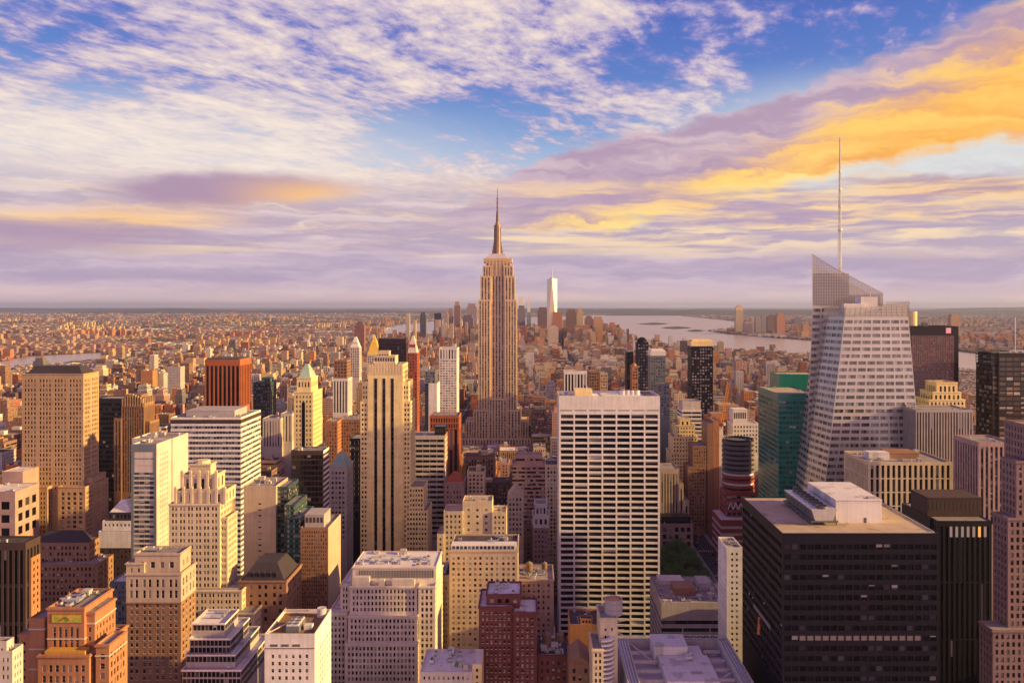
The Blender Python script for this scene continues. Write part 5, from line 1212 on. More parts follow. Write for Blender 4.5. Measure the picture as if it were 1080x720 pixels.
    for k in range(N):
        a, c = x0+(x1-x0)*k/N, x0+(x1-x0)*(k+1)/N
        gl.quad((a, Yb, z3), (c, Yb, z3), (c, Yb, zAt(c)), (a, Yb, zAt(a))); gl.quad((max(a, xq_), Yb+28, z3), (max(c, xq_+.01), Yb+28, z3), (max(c, xq_+.01), Yb+28, zAt(c)), (max(a, xq_), Yb+28, zAt(a)))
    xq = wx(858, Yb+28)
    gl.quad((x0, Yb, z3), (xq, Yb+28, z3), (xq, Yb+28, zL), (x0, Yb, zL)); gl.quad((x1, Yb, z3), (x1, Yb+28, z3), (x1, Yb+28, zR), (x1, Yb, zR))
    gl.build('crown_glazing', M['boa_screen'], root)
    la = MB()
    for yy in (Yb-.15, Yb+28.15):
        xs0 = x0 if yy < Yb+1 else xq_
        for k in range(29): x = xs0+(x1-xs0)*k/28; la.bar((x, yy, z3), (x, yy, zAt(x)), .22)
        for k in range(14):
            z = z3+2.4*k
            xe = x1
            for q in range(200):
                x = x0+(x1-x0)*q/199
                if zAt(x) < z: xe = x; break
            if xe > xs0+1: la.bar((xs0, yy, z), (xe, yy, z), .22)
        for k in range(12):
            a, c = xs0+(x1-xs0)*k/12, xs0+(x1-xs0)*(k+1)/12; la.bar((a, yy, zAt(a)), (c, yy, zAt(c)), .45)
    for k in range(12): y = Yb+28*k/11; xx = x0+(xq_-x0)*k/11-.15; la.bar((xx, y, z3), (xx, y, zL), .22)
    for k in range(14): la.bar((x0-.15, Yb, z3+2.4*k), (xq_-.15, Yb+28, z3+2.4*k), .22)
    la.bar((x0, Yb, z3), (x0, Yb, zL), .6); la.bar((x0, Yb, zL), (xq_, Yb+28, zL), .45)
    la.build('crown_lattice', M['boa'], root)
    # windows: the hundred largest facing us are parts of their own
    vis = []
    for (ny, q) in quads:
        c = np.mean(q, axis=0); X_, Y_ = pxl(*c)
        vis.append((-(1 if ny < -.3 and 0 < X_ < 1080 and 338 < Y_ < 505 and c[1] < Y+12 else 0), random.random(), q))
    vis.sort(key=lambda t: (t[0], t[1]))
    for _, _, q in vis[:100]: b = MB(); b.quad(*q); b.build('window', G['silver'], root)
    b = MB()
    for _, _, q in vis[100:]: b.quad(*q)
    o = b.build('window', G['silver'], root); o['kind'] = 'stuff'
    # needle spire, a slim lattice mast
    Ys = Yb+16; cx = wx(886, Ys); z0, z1 = wz(292, Ys), wz(145, Ys); b = MB(); n = 22; r0, r1 = 1.9, .35
    for k in range(n):
        ta, tb = k/n, (k+1)/n; ra, rb = r0+(r1-r0)*ta, r0+(r1-r0)*tb; za_, zb_ = z0+(z1-z0)*ta, z0+(z1-z0)*tb
        for s in range(3):
            a = 2*pi*s/3+.4; c = 2*pi*(s+1)/3+.4
            b.bar((cx+ra*cos(a), Ys+ra*sin(a), za_), (cx+rb*cos(a), Ys+rb*sin(a), zb_), .34)
            b.bar((cx+ra*cos(a), Ys+ra*sin(a), za_), (cx+rb*cos(c), Ys+rb*sin(c), zb_), .2)
            b.bar((cx+rb*cos(a), Ys+rb*sin(a), zb_), (cx+rb*cos(c), Ys+rb*sin(c), zb_), .2)
    b.cyl(cx, Ys, z0, z1, .62, .15, 8); b.cyl(cx, Ys, z0-22, z0, 1.6, 1.9, 8)
    for t in (.33, .5, .62, .75): b.cyl(cx, Ys, z0+(z1-z0)*t, z0+(z1-z0)*t+1.6, 1.9*(1-t)+.5, None, 10)
    b.build('spire', M['spire'], root)
M['boa'] = mat('silver_white_mullions', (.50,.49,.48), .28, .08, .1, .08, metal=.35, spec=.6); M['spire'] = mat('pale_spire_paint', (.74,.78,.72), .5); M['boa_grey'] = mat('silver_grey_panels', (.42,.40,.38), .5, .1)
def screen_mat():
    m = bpy.data.materials.new('crown_screen_glass'); m.use_nodes = True; nt = m.node_tree; b = nt.nodes['Principled BSDF']
    b.inputs['Base Color'].default_value = (.50,.48,.43,1); b.inputs['Roughness'].default_value = .25; b.inputs['Alpha'].default_value = .6; b.inputs['Specular IOR Level'].default_value = .7
    return m
M['boa_screen'] = screen_mat()
crystal_tower()

# ------------------------------------------------------------------ rooftop with perimeter truss, bottom centre right
def truss_roof():
    Yb, Yf = 385.0, 318.0; z = wz(671.5, Yb); x0, x1 = wx(649, Yb), wx(766, Yb)
    root = empty('office_building', ((x0+x1)/2, Yf, 0), 'office roof ringed by a steel truss with white penthouse boxes, bottom edge right of centre', 'office building')
    B = MB(); wins = []; st = dict(bay=3, fl=4, ww=.6, wh=.5, rec=.3, top=3, mg=1)
    zb = z-14
    facade(B, wins, x0, Yf, 1, 0, x1-x0, zb, z-.6, st); facade(B, wins, x1, Yf, 0, 1, Yb-Yf, zb, z-.6, st); facade(B, wins, x0, Yb, 0, -1, Yb-Yf, zb, z-.6, st); B.quad((x1, Yb, 0), (x0, Yb, 0), (x0, Yb, z-.6), (x1, Yb, z-.6))
    t = 5.2
    for (a, b, c, d) in ((x0, x1, Yb-3, Yb), (x0, x0+t, Yf, Yb-3), (x1-t, x1, Yf, Yb-3), (x0+t, x1-t, Yf, Yf+3)): B.quad((a, c, z-.6), (b, c, z-.6), (b, d, z-.6), (a, d, z-.6))
    for (p, q) in (((x0+t, Yf+3), (x0+t, Yb-3)), ((x1-t, Yf+3), (x1-t, Yb-3)), ((x0+t, Yb-3), (x1-t, Yb-3))): B.quad((*p, z-5), (*q, z-5), (*q, z-.6), (*p, z-.6))
    B.build('wall', [M['grey'], M['mullion'], M['trim']], root)
    windows_out(root, wins, G['dark'], 903, 0, None)
    B = MB(); B.quad((x0+t, Yf+3, z-4.4), (x1-t, Yf+3, z-4.4), (x1-t, Yb-3, z-4.4), (x0+t, Yb-3, z-4.4)); B.build('roof', mat('lavender_membrane', (.48,.44,.50), .85, .3, .12, 0), root)
    def rail(p, q, name='perimeter_truss', n=34, m='steel'):
        B = MB(); p, q = np.array(p), np.array(q)
        up = np.array((0, 0, 1.5)); B.bar(p, q, .25); B.bar(p+up, q+up, .25)
        for k in range(n):
            a, b = p+(q-p)*k/n, p+(q-p)*(k+1)/n; B.bar(a, a+up, .16); B.bar(a+up*(k % 2), b+up*((k+1) % 2), .16)
        B.build(name, M[m], root)
    zz = z-.5
    rail((x0+.4, Yf, zz), (x0+.4, Yb-.4, zz)); rail((x1-.4, Yf, zz), (x1-.4, Yb-.4, zz)); rail((x0+.4, Yb-.4, zz), (x1-.4, Yb-.4, zz))
    rail((x0+t-.3, Yf, zz), (x0+t-.3, Yb-3, zz)); rail((x1-t+.3, Yf, zz), (x1-t+.3, Yb-3, zz))
    B = MB()
    for k in range(3): B.box(x0+1.2+k*1.2, x0+1.7+k*1.2, Yf, Yb-3.5, z-.58, z-.3); B.box(x1-1.7-k*1.2, x1-1.2-k*1.2, Yf, Yb-3.5, z-.58, z-.3)
    B.build('track_rails', M['silver'], root)
    xc0, xc1 = wx(688, 372), wx(722.5, 372)
    B = MB(); B.box(xc0, xc1, 366, 380, z-4.4, z+3.0); B.box(xc0-.2, xc1+.2, 365.8, 380.2, z+3.0, z+3.35); B.build('penthouse', M['roofwhite'], root)
    B = MB(); B.box(xc0+1.5, xc1+8.5, Yf+22, 365.7, z-4.4, z-.2); B.box(xc1, xc1+7, 365.75, 377, z-4.4, z-.6); B.build('penthouse', M['roofwhite'], root)
    B = MB(); cx = xc1-1; B.cyl(cx, 362, z-.2, z+1.6, 1.3, 1.3, 16); B.bar((cx-1, 360.5, z+1.0), (cx+2.0, 360.2, z+1.0), .9); B.cyl(cx+1.8, 362.8, z-.2, z+2.2, .7, .7, 12); B.build('air_handler', M['silver'], root)
    B = MB(); B.box(xc1-2, xc1+2.6, 346, 348.5, z-.2, z+.3); B.build('roof_hatch', M['grey'], root)
    for k in range(6):
        y = Yf+8+k*9.4
        B = MB(); B.box(x0+t+.2, xc0+1.3, y, y+1.0, z-3.0, z-1.9, bottom=True); B.build('roof_beam', M['pale'], root)
        B = MB(); B.box(xc1+8.7, x1-t-.2, y+1, y+2.0, z-3.0, z-1.9, bottom=True); B.build('roof_beam', M['pale'], root)
    B = MB(); B.bar((x0+t+.5, Yb-4, z-1), (xc0, 362, z-2.6), .7); B.bar((x1-t-.5, 352, z-2), (xc1+8, 345, z-2.6), .7); B.bar((x0+t+.5, 346, z-1.6), (xc0+1, 338, z-2.6), .6); B.build('roof_brace', M['pale'], root)
    for k in range(5): put('air_handler', root, x1-t-14+k*2.6, Yb-6.5, z-4.4, 1.1); 
    for k in range(3): put('air_duct', root, x1-t-12+k*4.4, Yb-11, z-4.4, 1.2)
    B = MB()
    for xx in (x1-t-15.5, x1-t-3): B.bar((xx, Yb-3.5, z-1), (xx, Yb-3.5, z+6), .18)
    B.build('antenna', M['steel'], root)
truss_roof()

# ------------------------------------------------------------------ round tank over the building with curved balconies
def balcony_building():
    Y = 340.0; x0, x1 = wx(625, Y), wx(636.5, Y); zA = wz(684, Y); xb0, xb1 = wx(634, Y), wx(653, Y); zB = wz(657, Y)
    root = empty('apartment_building', ((x0+xb1)/2, Y, 0), 'cream apartment building with stacked curved white balconies under a big round tank', 'apartment building')
    B = MB(); wins = []; roofB = MB()
    st = dict(bay=1.9, fl=2.6, ww=.5, wh=.62, rec=.3, top=1.2, mg=.5)
    tier(B, wins, (x0, x1, Y, Y+18, 0, zA), zA-24, st, st, .8, roofB, 1)
    roofB.build('roof', M['roofgrey'], root); roofB = MB()
    tier(B, wins, (xb0, xb1, Y+6, Y+22, 0, zB), zB-30, dict(bay=3.2, fl=3.4, ww=.3, wh=.4, rec=.3, top=3, mg=1), st, .8, roofB, 1)
    B.build('wall', [M['cream'], M['spandrel'], M['trim']], root); roofB.build('roof', M['roofgrey'], root); windows_out(root, wins, G['dark'], 902, 0, None)
    cx, cyy = wx(640, Y), Y+5.8; rx, ry = 4.6, 5.2
    def ring(z, k=1.0): return [(cx-1+rx*k*sin(a), cyy-ry*k*cos(a), z) for a in [pi*i/14-.25 for i in range(11)]]
    B = MB(); p, q = ring(zA-26, .62), ring(zB-8, .62)
    for i in range(10): B.quad(p[i], p[i+1], q[i+1], q[i])
    B.build('recessed_glazing', G['black'], root)
    for k in range(11):
        z = zB-8-k*1.9; a, b, c, d = ring(z), ring(z+.75), ring(z+.75, .6), ring(z, .6); B = MB()
        for i in range(10): B.quad(a[i], a[i+1], b[i+1], b[i]); B.quad(b[i], b[i+1], c[i+1], c[i]); B.quad(d[i], d[i+1], a[i+1], a[i])
        B.build('balcony', M['white'], root)
    B = MB()
    for k in range(4):
        z = zB-2-k*2; B.bar((xb1+.3, Y+7+k, z), (xb1+4.5-k*.6, Y+12, z-1.2), .3)
    B.build('roof_pergola', M['cream'], root)
    T = tag(None or bpy.data.objects.new('round_tank', None), 'big grey open topped round tank with orange dome inside, before the white grid slab', 'tank')
    COL.objects.link(T); tx, ty, r = wx(647.3, Y+12), Y+13, 3.8; T.location = (tx, ty, zB-.8); zt = wz(634, Y+9)
    B = MB(); n = 36
    B.cyl(tx, ty, zB-.8, zt, r, r, n, cap=False); B.cyl(tx, ty, zB+2, zt-.002, r-.35, r-.35, n, cap=False)
    for i in range(n):
        a, b = 2*pi*i/n, 2*pi*(i+1)/n; B.quad((tx+r*cos(a), ty+r*sin(a), zt), (tx+r*cos(b), ty+r*sin(b), zt), (tx+(r-.35)*cos(b), ty+(r-.35)*sin(b), zt-.002), (tx+(r-.35)*cos(a), ty+(r-.35)*sin(a), zt-.002))
    B.build('tank_wall', mat('weathered_steel_plate', (.40,.37,.39), .6, .25, .8, .3), T)
    for z in (zB+1.4, zB+4, zB+6.6): B = MB(); B.cyl(tx, ty, z, z+.14, r+.05, r+.05, n, cap=False); B.build('hoop', M['dsteel'], T)
    B = MB(); B.cyl(tx, ty, zt-1.0, zt-.35, r-.4, 1.8, n); B.cyl(tx, ty, zt-.35, zt+.05, 1.8, .3, n); B.build('dome', mat('ochre_paint', (.72,.34,.10), .7), T)
balcony_building()

# ------------------------------------------------------------------ tower crane
def crane():
    Y = 1000.0; x = wx(760.5, Y)
    root = empty('tower_crane', (x, Y, 0), 'tower crane with white mast and raised orange jib above the building site', 'crane')
    def lattice(name, p, q, w, n, m, t):
        B = MB(); p, q = np.array(p, float), np.array(q, float); d = (q-p)/np.linalg.norm(q-p); a = np.cross(d, (0, 1, 0)); a /= np.linalg.norm(a); b = np.cross(d, a)
        cs = [(a*i+b*j)*w/2 for i, j in ((-1,-1),(1,-1),(1,1),(-1,1))]
        for c in cs: B.bar(p+c, q+c, t)
        for k in range(n):
            u, v = p+(q-p)*k/n, p+(q-p)*(k+1)/n
            for i in range(4): B.bar(u+cs[i], v+cs[(i+1) % 4], t*.7)
        return B.build(name, m, root)
    zt = wz(449, Y)
    lattice('mast', (x, Y, 0), (x, Y, zt), 3.6, 40, M['white'], .5)
    B = MB(); B.box(x-3, x+3, Y-3, Y+3, zt, zt+3.5); B.build('slewing_deck', M['rust'], root)
    B = MB(); B.box(x+2, x+4.6, Y-4.5, Y-2, zt+1, zt+4.5); B.build('cab', [M['white']], root)
    lattice('jib', (x+1, Y-1, zt+3), (wx(767.5, Y), Y-4, wz(403, Y)), 2.6, 14, M['cranejib'], .42)
    B = MB(); B.box(x-10, x-3, Y-2, Y+2, zt+1, zt+2.2); B.box(x-10, x-6.5, Y-2.4, Y+2.4, zt-1.5, zt+1); B.build('counterweight', M['orange'], root)
    B = MB(); B.bar((x-8, Y, zt+2), (x-2, Y, zt+15), .6); B.bar((x-2, Y, zt+15), (wx(767.5, Y), Y-4, wz(403, Y)), .25); B.bar((x-2, Y, zt+15), (x+1, Y, zt+3), .6); B.build('a_frame', M['cranejib'], root)
    B = MB(); B.bar((wx(767.5, Y), Y-4, wz(403, Y)), (wx(767.5, Y), Y-4, wz(425, Y)), .3); B.build('hoist_rope', M['dsteel'], root)
M['cranejib'] = mat('crane_orange', (.75,.33,.06), .5, .1)
crane()

# ------------------------------------------------------------------ park trees
def tree_meshes(seed):
    r = random.Random(seed); nr = np.random.RandomState(seed); T = MB(); h = 14.0
    def limb(p, q, r0, r1, n=7):
        p, q = np.array(p), np.array(q); d = q-p; d = d/np.linalg.norm(d); a = np.cross(d, (0, .1, 1) if abs(d[2]) < .95 else (1, 0, 0)); a /= np.linalg.norm(a); b = np.cross(d, a); o = len(T.v)
        for e, rr in ((p, r0), (q, r1)):
            for i in range(n): T.v.append(tuple(e+rr*(a*cos(2*pi*i/n)+b*sin(2*pi*i/n))))
        for i in range(n): j = (i+1) % n; T.f.append((o+i, o+j, o+n+j, o+n+i)); T.m.append(0)
    limb((0, 0, 0), (.1, .1, 5.5), .42, .3); limb((.1, .1, 5.5), (0, 0, 11), .3, .1)
    tips = [(0, 0, 12.5)]
    for k in range(8):
        a = 2*pi*k/8+r.uniform(-.3, .3); z = r.uniform(4.5, 8); e = (r.uniform(3, 5.2)*cos(a), r.uniform(3, 5.2)*sin(a), z+r.uniform(2.5, 5)); limb((.1, .1, z), e, .17, .05, 5); tips.append(e)
    C = MB(); L = []
    for (x, y, z) in tips+[(r.uniform(-3, 3), r.uniform(-3, 3), r.uniform(9, 15)) for _ in range(6)]:
        rr = r.uniform(1.5, 2.7)
        for _ in range(120):
            d = nr.normal(size=3); d /= np.linalg.norm(d); c = np.array((x, y, z))+d*rr*r.uniform(.5, 1.05); s = r.uniform(.28, .55)
            u = nr.normal(size=3); u /= np.linalg.norm(u); v = np.cross(u, d); nv = np.linalg.norm(v); v = v/(nv+1e-6)
            C.quad(tuple(c-u*s), tuple(c-v*s*.6), tuple(c+u*s), tuple(c+v*s*.6))
    return T, C
def leaf_mat():
    m = bpy.data.materials.new('park_leaves'); m.use_nodes = True; nt = m.node_tree; b = nt.nodes['Principled BSDF']
    g = nt.nodes.new('ShaderNodeNewGeometry'); oi = nt.nodes.new('ShaderNodeObjectInfo')
    r = E(nt, g.outputs['Random Per Island'])*.7+E(nt, oi.outputs['Random'])*.3
    nt.links.new(mixc(nt, r, (.055,.125,.03,1), (.19,.31,.08,1)), b.inputs['Base Color']); b.inputs['Roughness'].default_value = .7; return m
LEAF = leaf_mat(); BARK = mat('bark', (.10,.07,.05), .95)
proto = []
for s in range(3):
    T, C = tree_meshes(40+s); a = T.build('trunk', BARK); b = C.build('crown', LEAF); proto.append((a.data, b.data)); bpy.data.objects.remove(a); bpy.data.objects.remove(b)
rt = random.Random(5); spots = []
for gy in range(9):
    for gx in range(10):
        spots.append((PARK[0]+8+gx*10.2+rt.uniform(-2.5, 2.5), PARK[2]+6+gy*13+rt.uniform(-3, 3)))
spots = [p for p in spots if wx(692, p[1]) < p[0] < wx(750, p[1])]
for i, (x, y) in enumerate(spots):
    td, cd = proto[i % 3]; px, py = pxl(x, y, 12)
    root = empty('tree', (x, y, .15), 'leafy green park tree standing among the others right of the white grid slab', 'tree', 'trees of the small park'); s = rt.uniform(.85, 1.3); root.scale = (s, s, s*rt.uniform(.9, 1.1)); root.rotation_euler = (0, 0, rt.uniform(0, 6))
    for nm, d in (('trunk', td), ('crown', cd)): o = bpy.data.objects.new(nm, d); COL.objects.link(o); o.parent = root

# ------------------------------------------------------------------ cars on the avenue
def car_mesh(taxi):
    key = 'taxi' if taxi else 'car'; b = MB()
    b.frust(-.95, .95, -2.3, 2.3, .35, -.9, .9, -2.25, 2.25, .95); b.frust(-.82, .82, -1.3, 1.6, .95, -.66, .66, -.7, 1.2, 1.5, 1); b.box(-.62, .62, -.65, 1.15, 1.5, 1.53)
    for x in (-.95, .8):
        for y in (-1.45, 1.45):
            n0 = len(b.v); n = 12
            for xx in (x, x+.15):
                for i in range(n): b.v.append((xx, y+.34*cos(2*pi*i/n), .34+.34*sin(2*pi*i/n)))
            for i in range(n): j = (i+1) % n; b.f.append((n0+i, n0+j, n0+n+j, n0+n+i)); b.m.append(2)
            b.f.append(tuple(n0+i for i in range(n))); b.m.append(2); b.f.append(tuple(n0+n+i for i in range(n))); b.m.append(2)
    if taxi: b.box(-.3, .3, -.15, .15, 1.53, 1.68, 2)
    return b
CARM = {}
rc = random.Random(3)
for k in range(16):
    kind = rc.choice(('yellow taxi', 'yellow taxi', 'white car', 'dark car')); cm = {'yellow taxi': (.75,.45,.03), 'white car': (.7,.7,.7), 'dark car': (.03,.03,.035)}[kind]
    if kind not in CARM:
        b = car_mesh('taxi' in kind); o = b.build('car', [mat('car_paint_'+kind.split()[0], cm, .25, .02, spec=.6), G['black'], mat('rubber', (.02,.02,.02), .8)]); CARM[kind] = o.data; bpy.data.objects.remove(o)
    o = bpy.data.objects.new('car', CARM[kind]); COL.objects.link(o); o.location = (AVENUES[5][0]+4.5+3.8*rc.choice((.5, 1.5, 2.5, 3.5, 4.5)), 790+k*15+rc.uniform(0, 6), .02); o.rotation_euler = (0, 0, 0)
    tag(o, {'yellow taxi': 'yellow taxi driving along the avenue past the park trees', 'white car': 'white car driving along the avenue past the park trees', 'dark car': 'dark car driving along the avenue past the park trees'}[kind], 'car', kind+'s on the avenue')

# ------------------------------------------------------------------ single ordinary buildings
REFS = [(58, 'tan stone tower'), (140, 'art deco brown tower'), (168, 'white narrow tower'), (227, 'banded grey office block'), (234, 'rust red tower'), (277, 'teal glass tower'), (324, 'copper roofed golden tower'), (360, 'white piered mid rise'), (406, 'golden striped tower'),
        (412, 'purple brown box tower'), (451, 'banded grey mid block'), (470, 'orange brown ribbed tower'), (524, 'central spired tower'), (570, 'narrow white crowned tower'), (607, 'white piered dark block'), (643, 'white grid slab'), (678, 'dark rounded top tower'), (694, 'white topped blue tower'),
        (722, 'yellow stepped tower'), (741, 'dark speckled tower'), (762, 'orange crane'), (783, 'round building site'), (826, 'green glass tower'), (910, 'crystal glass tower'), (986, 'plum coloured slab'), (1060, 'dark glass tower at right edge')]
ys_, xs_ = np.nonzero(idbuf >= 1000)
ids_ = idbuf[ys_, xs_]
cxm = np.bincount(ids_, xs_, minlength=1000+len(FILL))/np.maximum(1, cnt); cym = np.bincount(ids_, ys_, minlength=1000+len(FILL))/np.maximum(1, cnt)
texts = {}
for k in single:
    f = FILL[k]; b = f['b']; x, y = cxm[1000+k], cym[1000+k]
    rx, rn = min(REFS, key=lambda q: abs(q[0]-x)); d = x-rx
    rel = 'in line with the '+rn if abs(d) < 5 else (('just ' if abs(d) < 14 else '')+('left' if d < 0 else 'right')+' of the '+rn)
    ar = (b[1]-b[0])/(b[5]+1); size = 'squat' if ar > .9 else 'slim' if ar < .32 else 'mid height'
    feat = 'with water tank' if f['tank'] else 'with stepped top' if f['setb'] else 'with roof hut' if f['pent'] else 'with bare flat roof'
    if len((size+' '+PAL[f['pal']][0]+' building '+feat+' '+rel).split()) > 14: rel = rel.replace('just ', '').replace(' at right edge', '')
    texts.setdefault(f'{size} {PAL[f["pal"]][0]} building {feat}, {rel}', []).append(k)
ORD = ['nearest', 'second nearest', 'third nearest', 'fourth nearest', 'fifth nearest', 'sixth nearest']
for t, ks in texts.items():
    ks.sort(key=lambda k: FILL[k]['b'][2])
    for i, k in enumerate(ks): FILL[k]['label'] = t if len(ks) == 1 else f'{t}, {ORD[min(i, 5)]}' if i < 6 else f'{t}, farther back'
for k in single:
    q = FILL[k]['label'].split()
    if len(q) > 16: FILL[k]['label'] = ' '.join(w for w in q if w != 'bare')
    if len(FILL[k]['label'].split()) > 16: FILL[k]['label'] = FILL[k]['label'].replace('mid height ', 'mid ').replace('in line with', 'beside')
FM = [mat('ordinary_'+n.replace(' ', '_'), c, .85, .2, .2, .25) for n, c in PAL]
ROOFS = ['roofgrey', 'roofdark', 'roofwhite', 'rooftan', 'roofgrey', 'roofdark']
for k in single:
    f = FILL[k]; a, c, y0, y1, _, z1 = f['b']; r = random.Random(f['seed']); hid = 1000+k
    root = empty('city_building', ((a+c)/2, y0, 0), f['label'], 'building', 'ordinary buildings between the towers')
    B = MB(); wins = []; roofB = MB(); ztop = z1
    near = y0 < 1150
    s = r.choice(('grid', 'grid', 'pair', 'band', 'vert'))
    st = dict(bay=r.uniform(2.4, 3.4), fl=r.uniform(3.4, 4.0), ww=r.uniform(.42, .6), wh=r.uniform(.48, .62), rec=.3, top=r.uniform(1.5, 3), mg=1.2)
    if s == 'pair': st['grp'] = (2, r.uniform(1, 2))
    elif s in ('band', 'vert'): st['mode'] = s; st['ww'] = .85 if s == 'band' else .55
    vis_y = ys_[ids_ == hid]; zb = max(0.0, wz(vis_y.max()+3, y0)) if len(vis_y) else 0
    zb = min(zb, z1-6)
    if f['setb']:
        zs = z1-r.uniform(7, 14); i = r.uniform(2, 4); tier(B, wins, (a+i, c-i, y0+i, y1-i, 0, z1), min(zs, z1-5), st, st, .8, roofB, None); roofB.build('roof', M[r.choice(ROOFS)], root); roofB = MB(); tier(B, wins, (a, c, y0, y1, 0, zs), min(zb, zs-3), st, st, .8, roofB, 1); q = (a+i, c-i, y0+i, y1-i)
    else: tier(B, wins, (a, c, y0, y1, 0, z1), zb, st, st, .8, roofB, 1 if r.random() < .6 else None); q = (a, c, y0, y1)
    B.build('wall', [FM[f['pal']], M['spandrel'], M['trim']], root); roofB.build('roof', M[r.choice(ROOFS)], root)
    windows_out(root, wins, G[r.choice(('dark', 'dark', 'pale', 'blue'))], hid, 0, None, cap=100)
    w, d = q[1]-q[0], q[3]-q[2]
    if f['tank'] and w > 8: put('water_tank', root, q[0]+w*r.uniform(.25, .75), q[2]+d*r.uniform(.3, .7), z1-.8, r.uniform(.9, 1.3))
    if f['pent'] and w > 8 and d > 8:
        B = MB(); X, Yy = q[0]+w*r.uniform(.1, .5), q[2]+d*r.uniform(.2, .5); B.box(X, X+w*r.uniform(.2, .4), Yy, Yy+d*.35, z1-.8, z1+r.uniform(2, 4.5)); B.build('roof_hut', M[r.choice(('grey', 'brown', 'pale', 'beige'))], root)
    if w > 8 and d > 8:
        for _ in range(r.randint(1, 4)): put(r.choice(('air_handler', 'roof_vent', 'stair_hut', 'air_duct')), root, r.uniform(q[0]+2.5, q[1]-2.5), r.uniform(q[2]+2.5, q[3]-2.5), z1-.8, r.uniform(.7, 1.4), r.choice((0, pi/2)))

# ------------------------------------------------------------------ the rest of the city, as one mass
cb = CB()
for k, f in enumerate(FILL):
    if k in single_set: continue
    a, c, y0, y1, _, z1 = f['b']; r = random.Random(f['seed']); col = vary(PAL[f['pal']][1], r); rn = r.random()
    if f['setb'] and z1 > 30:
        zs = z1*.75; cb.box(a, c, y0, y1, 0, zs, col, rn); i = (c-a)*.14; cb.box(a+i, c-i, y0+i, y1-i, zs, z1, col, rn)
    else: cb.box(a, c, y0, y1, 0, z1, col, rn)
    if y0 < 3500:
        for _ in range(2 if y0 < 2200 else 1):
            X, Yy = a+(c-a)*r.uniform(.1, .65), y0+(y1-y0)*r.uniform(.1, .6); cb.box(X, X+(c-a)*r.uniform(.12, .3), Yy, Yy+(y1-y0)*.25, z1, z1+r.uniform(2, 5), vary(r.choice(((.4,.36,.34), (.25,.15,.1), (.55,.5,.48))), r), r.random())
o = cb.build('city_blocks'); tag(o, 'dense mass of small city buildings filling the middle distance', 'city buildings', kind='stuff')
cb = CB(); tb = MB(); r = random.Random(8); Yc = 2900.0
FARPAL = [(.46,.17,.12), (.54,.32,.22), (.30,.13,.12), (.58,.46,.42), (.70,.62,.62), (.18,.13,.16), (.62,.36,.18), (.66,.46,.26), (.38,.24,.27)]
while Yc < 27000:
    dY = max(26, Yc*.0105); xs = max(26, Yc*.0075); x = -.66*Yc
    while x < .62*Yc:
        X, Yy = x+r.uniform(0, xs), Yc+r.uniform(0, dY); x += xs
        inb, inj = inside(BROOKLYN, X, Yy), inside(JERSEY, X, Yy)
        if not (inb or inj): continue
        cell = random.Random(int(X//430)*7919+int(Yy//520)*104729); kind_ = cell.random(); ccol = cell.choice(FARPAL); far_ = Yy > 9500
        ptree = .75 if kind_ < .10 else (.42 if far_ else .10)
        if kind_ > .93: ptree = .03
        if r.random() < ptree and Yy < 24000:
            s = xs*r.uniform(.3, .6); hh = r.uniform(7, 14); n = len(tb.v); m = 6
            for i in range(m): a = 2*pi*i/m+r.uniform(-.3, .3); tb.v.append((X+s*cos(a), Yy+s*sin(a)*1.3, 0)); 
            for i in range(m): a = 2*pi*i/m+r.uniform(-.3, .3); tb.v.append((X+s*.6*cos(a), Yy+s*.6*sin(a)*1.3, hh*r.uniform(.7, 1)))
            for i in range(m): j = (i+1) % m; tb.f.append((n+i, n+j, n+m+j, n+m+i)); tb.m.append(0)
            tb.f.append(tuple(n+m+i for i in range(m))); tb.m.append(0); continue
        if kind_ < .28 and kind_ > .12:                       # tower blocks of one brick, standing apart
            if r.random() < .45: continue
            hh = cell.uniform(30, 58)*r.uniform(.8, 1.1); w = r.uniform(18, 34); d = r.uniform(16, 30); c_ = vary(cell.choice(((.50,.22,.12), (.62,.38,.18), (.66,.48,.26), (.44,.18,.11))), r, .12)
        elif kind_ > .88:                                     # pale sheds and yards
            hh = r.uniform(6, 12); w = xs*r.uniform(.6, 1.3); d = dY*r.uniform(.5, .9); c_ = vary((.68,.64,.62), r, .2)
        else:
            hh = r.uniform(7, 15)+(r.random() < .06)*r.uniform(10, 30); w = xs*r.uniform(.7, 1.25); d = dY*r.uniform(.4, .75); q_ = vary(r.choice(FARPAL), r)
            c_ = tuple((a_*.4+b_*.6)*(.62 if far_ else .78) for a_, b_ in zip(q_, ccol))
            if hh > 22: w = min(w, 40); d = min(d, 40)
        cb.box(X, X+w, Yy, Yy+d, 0, hh, c_, r.random())
    Yc += dY
o = cb.build('far_city'); tag(o, 'hazy carpet of low city buildings reaching to the horizon', 'city buildings', kind='stuff')
o = tb.build('far_trees', mat('far_foliage', (.05,.06,.03), .95, .4, .003, 0)); tag(o, 'dark green tree clumps scattered through the far city', 'trees', kind='stuff')

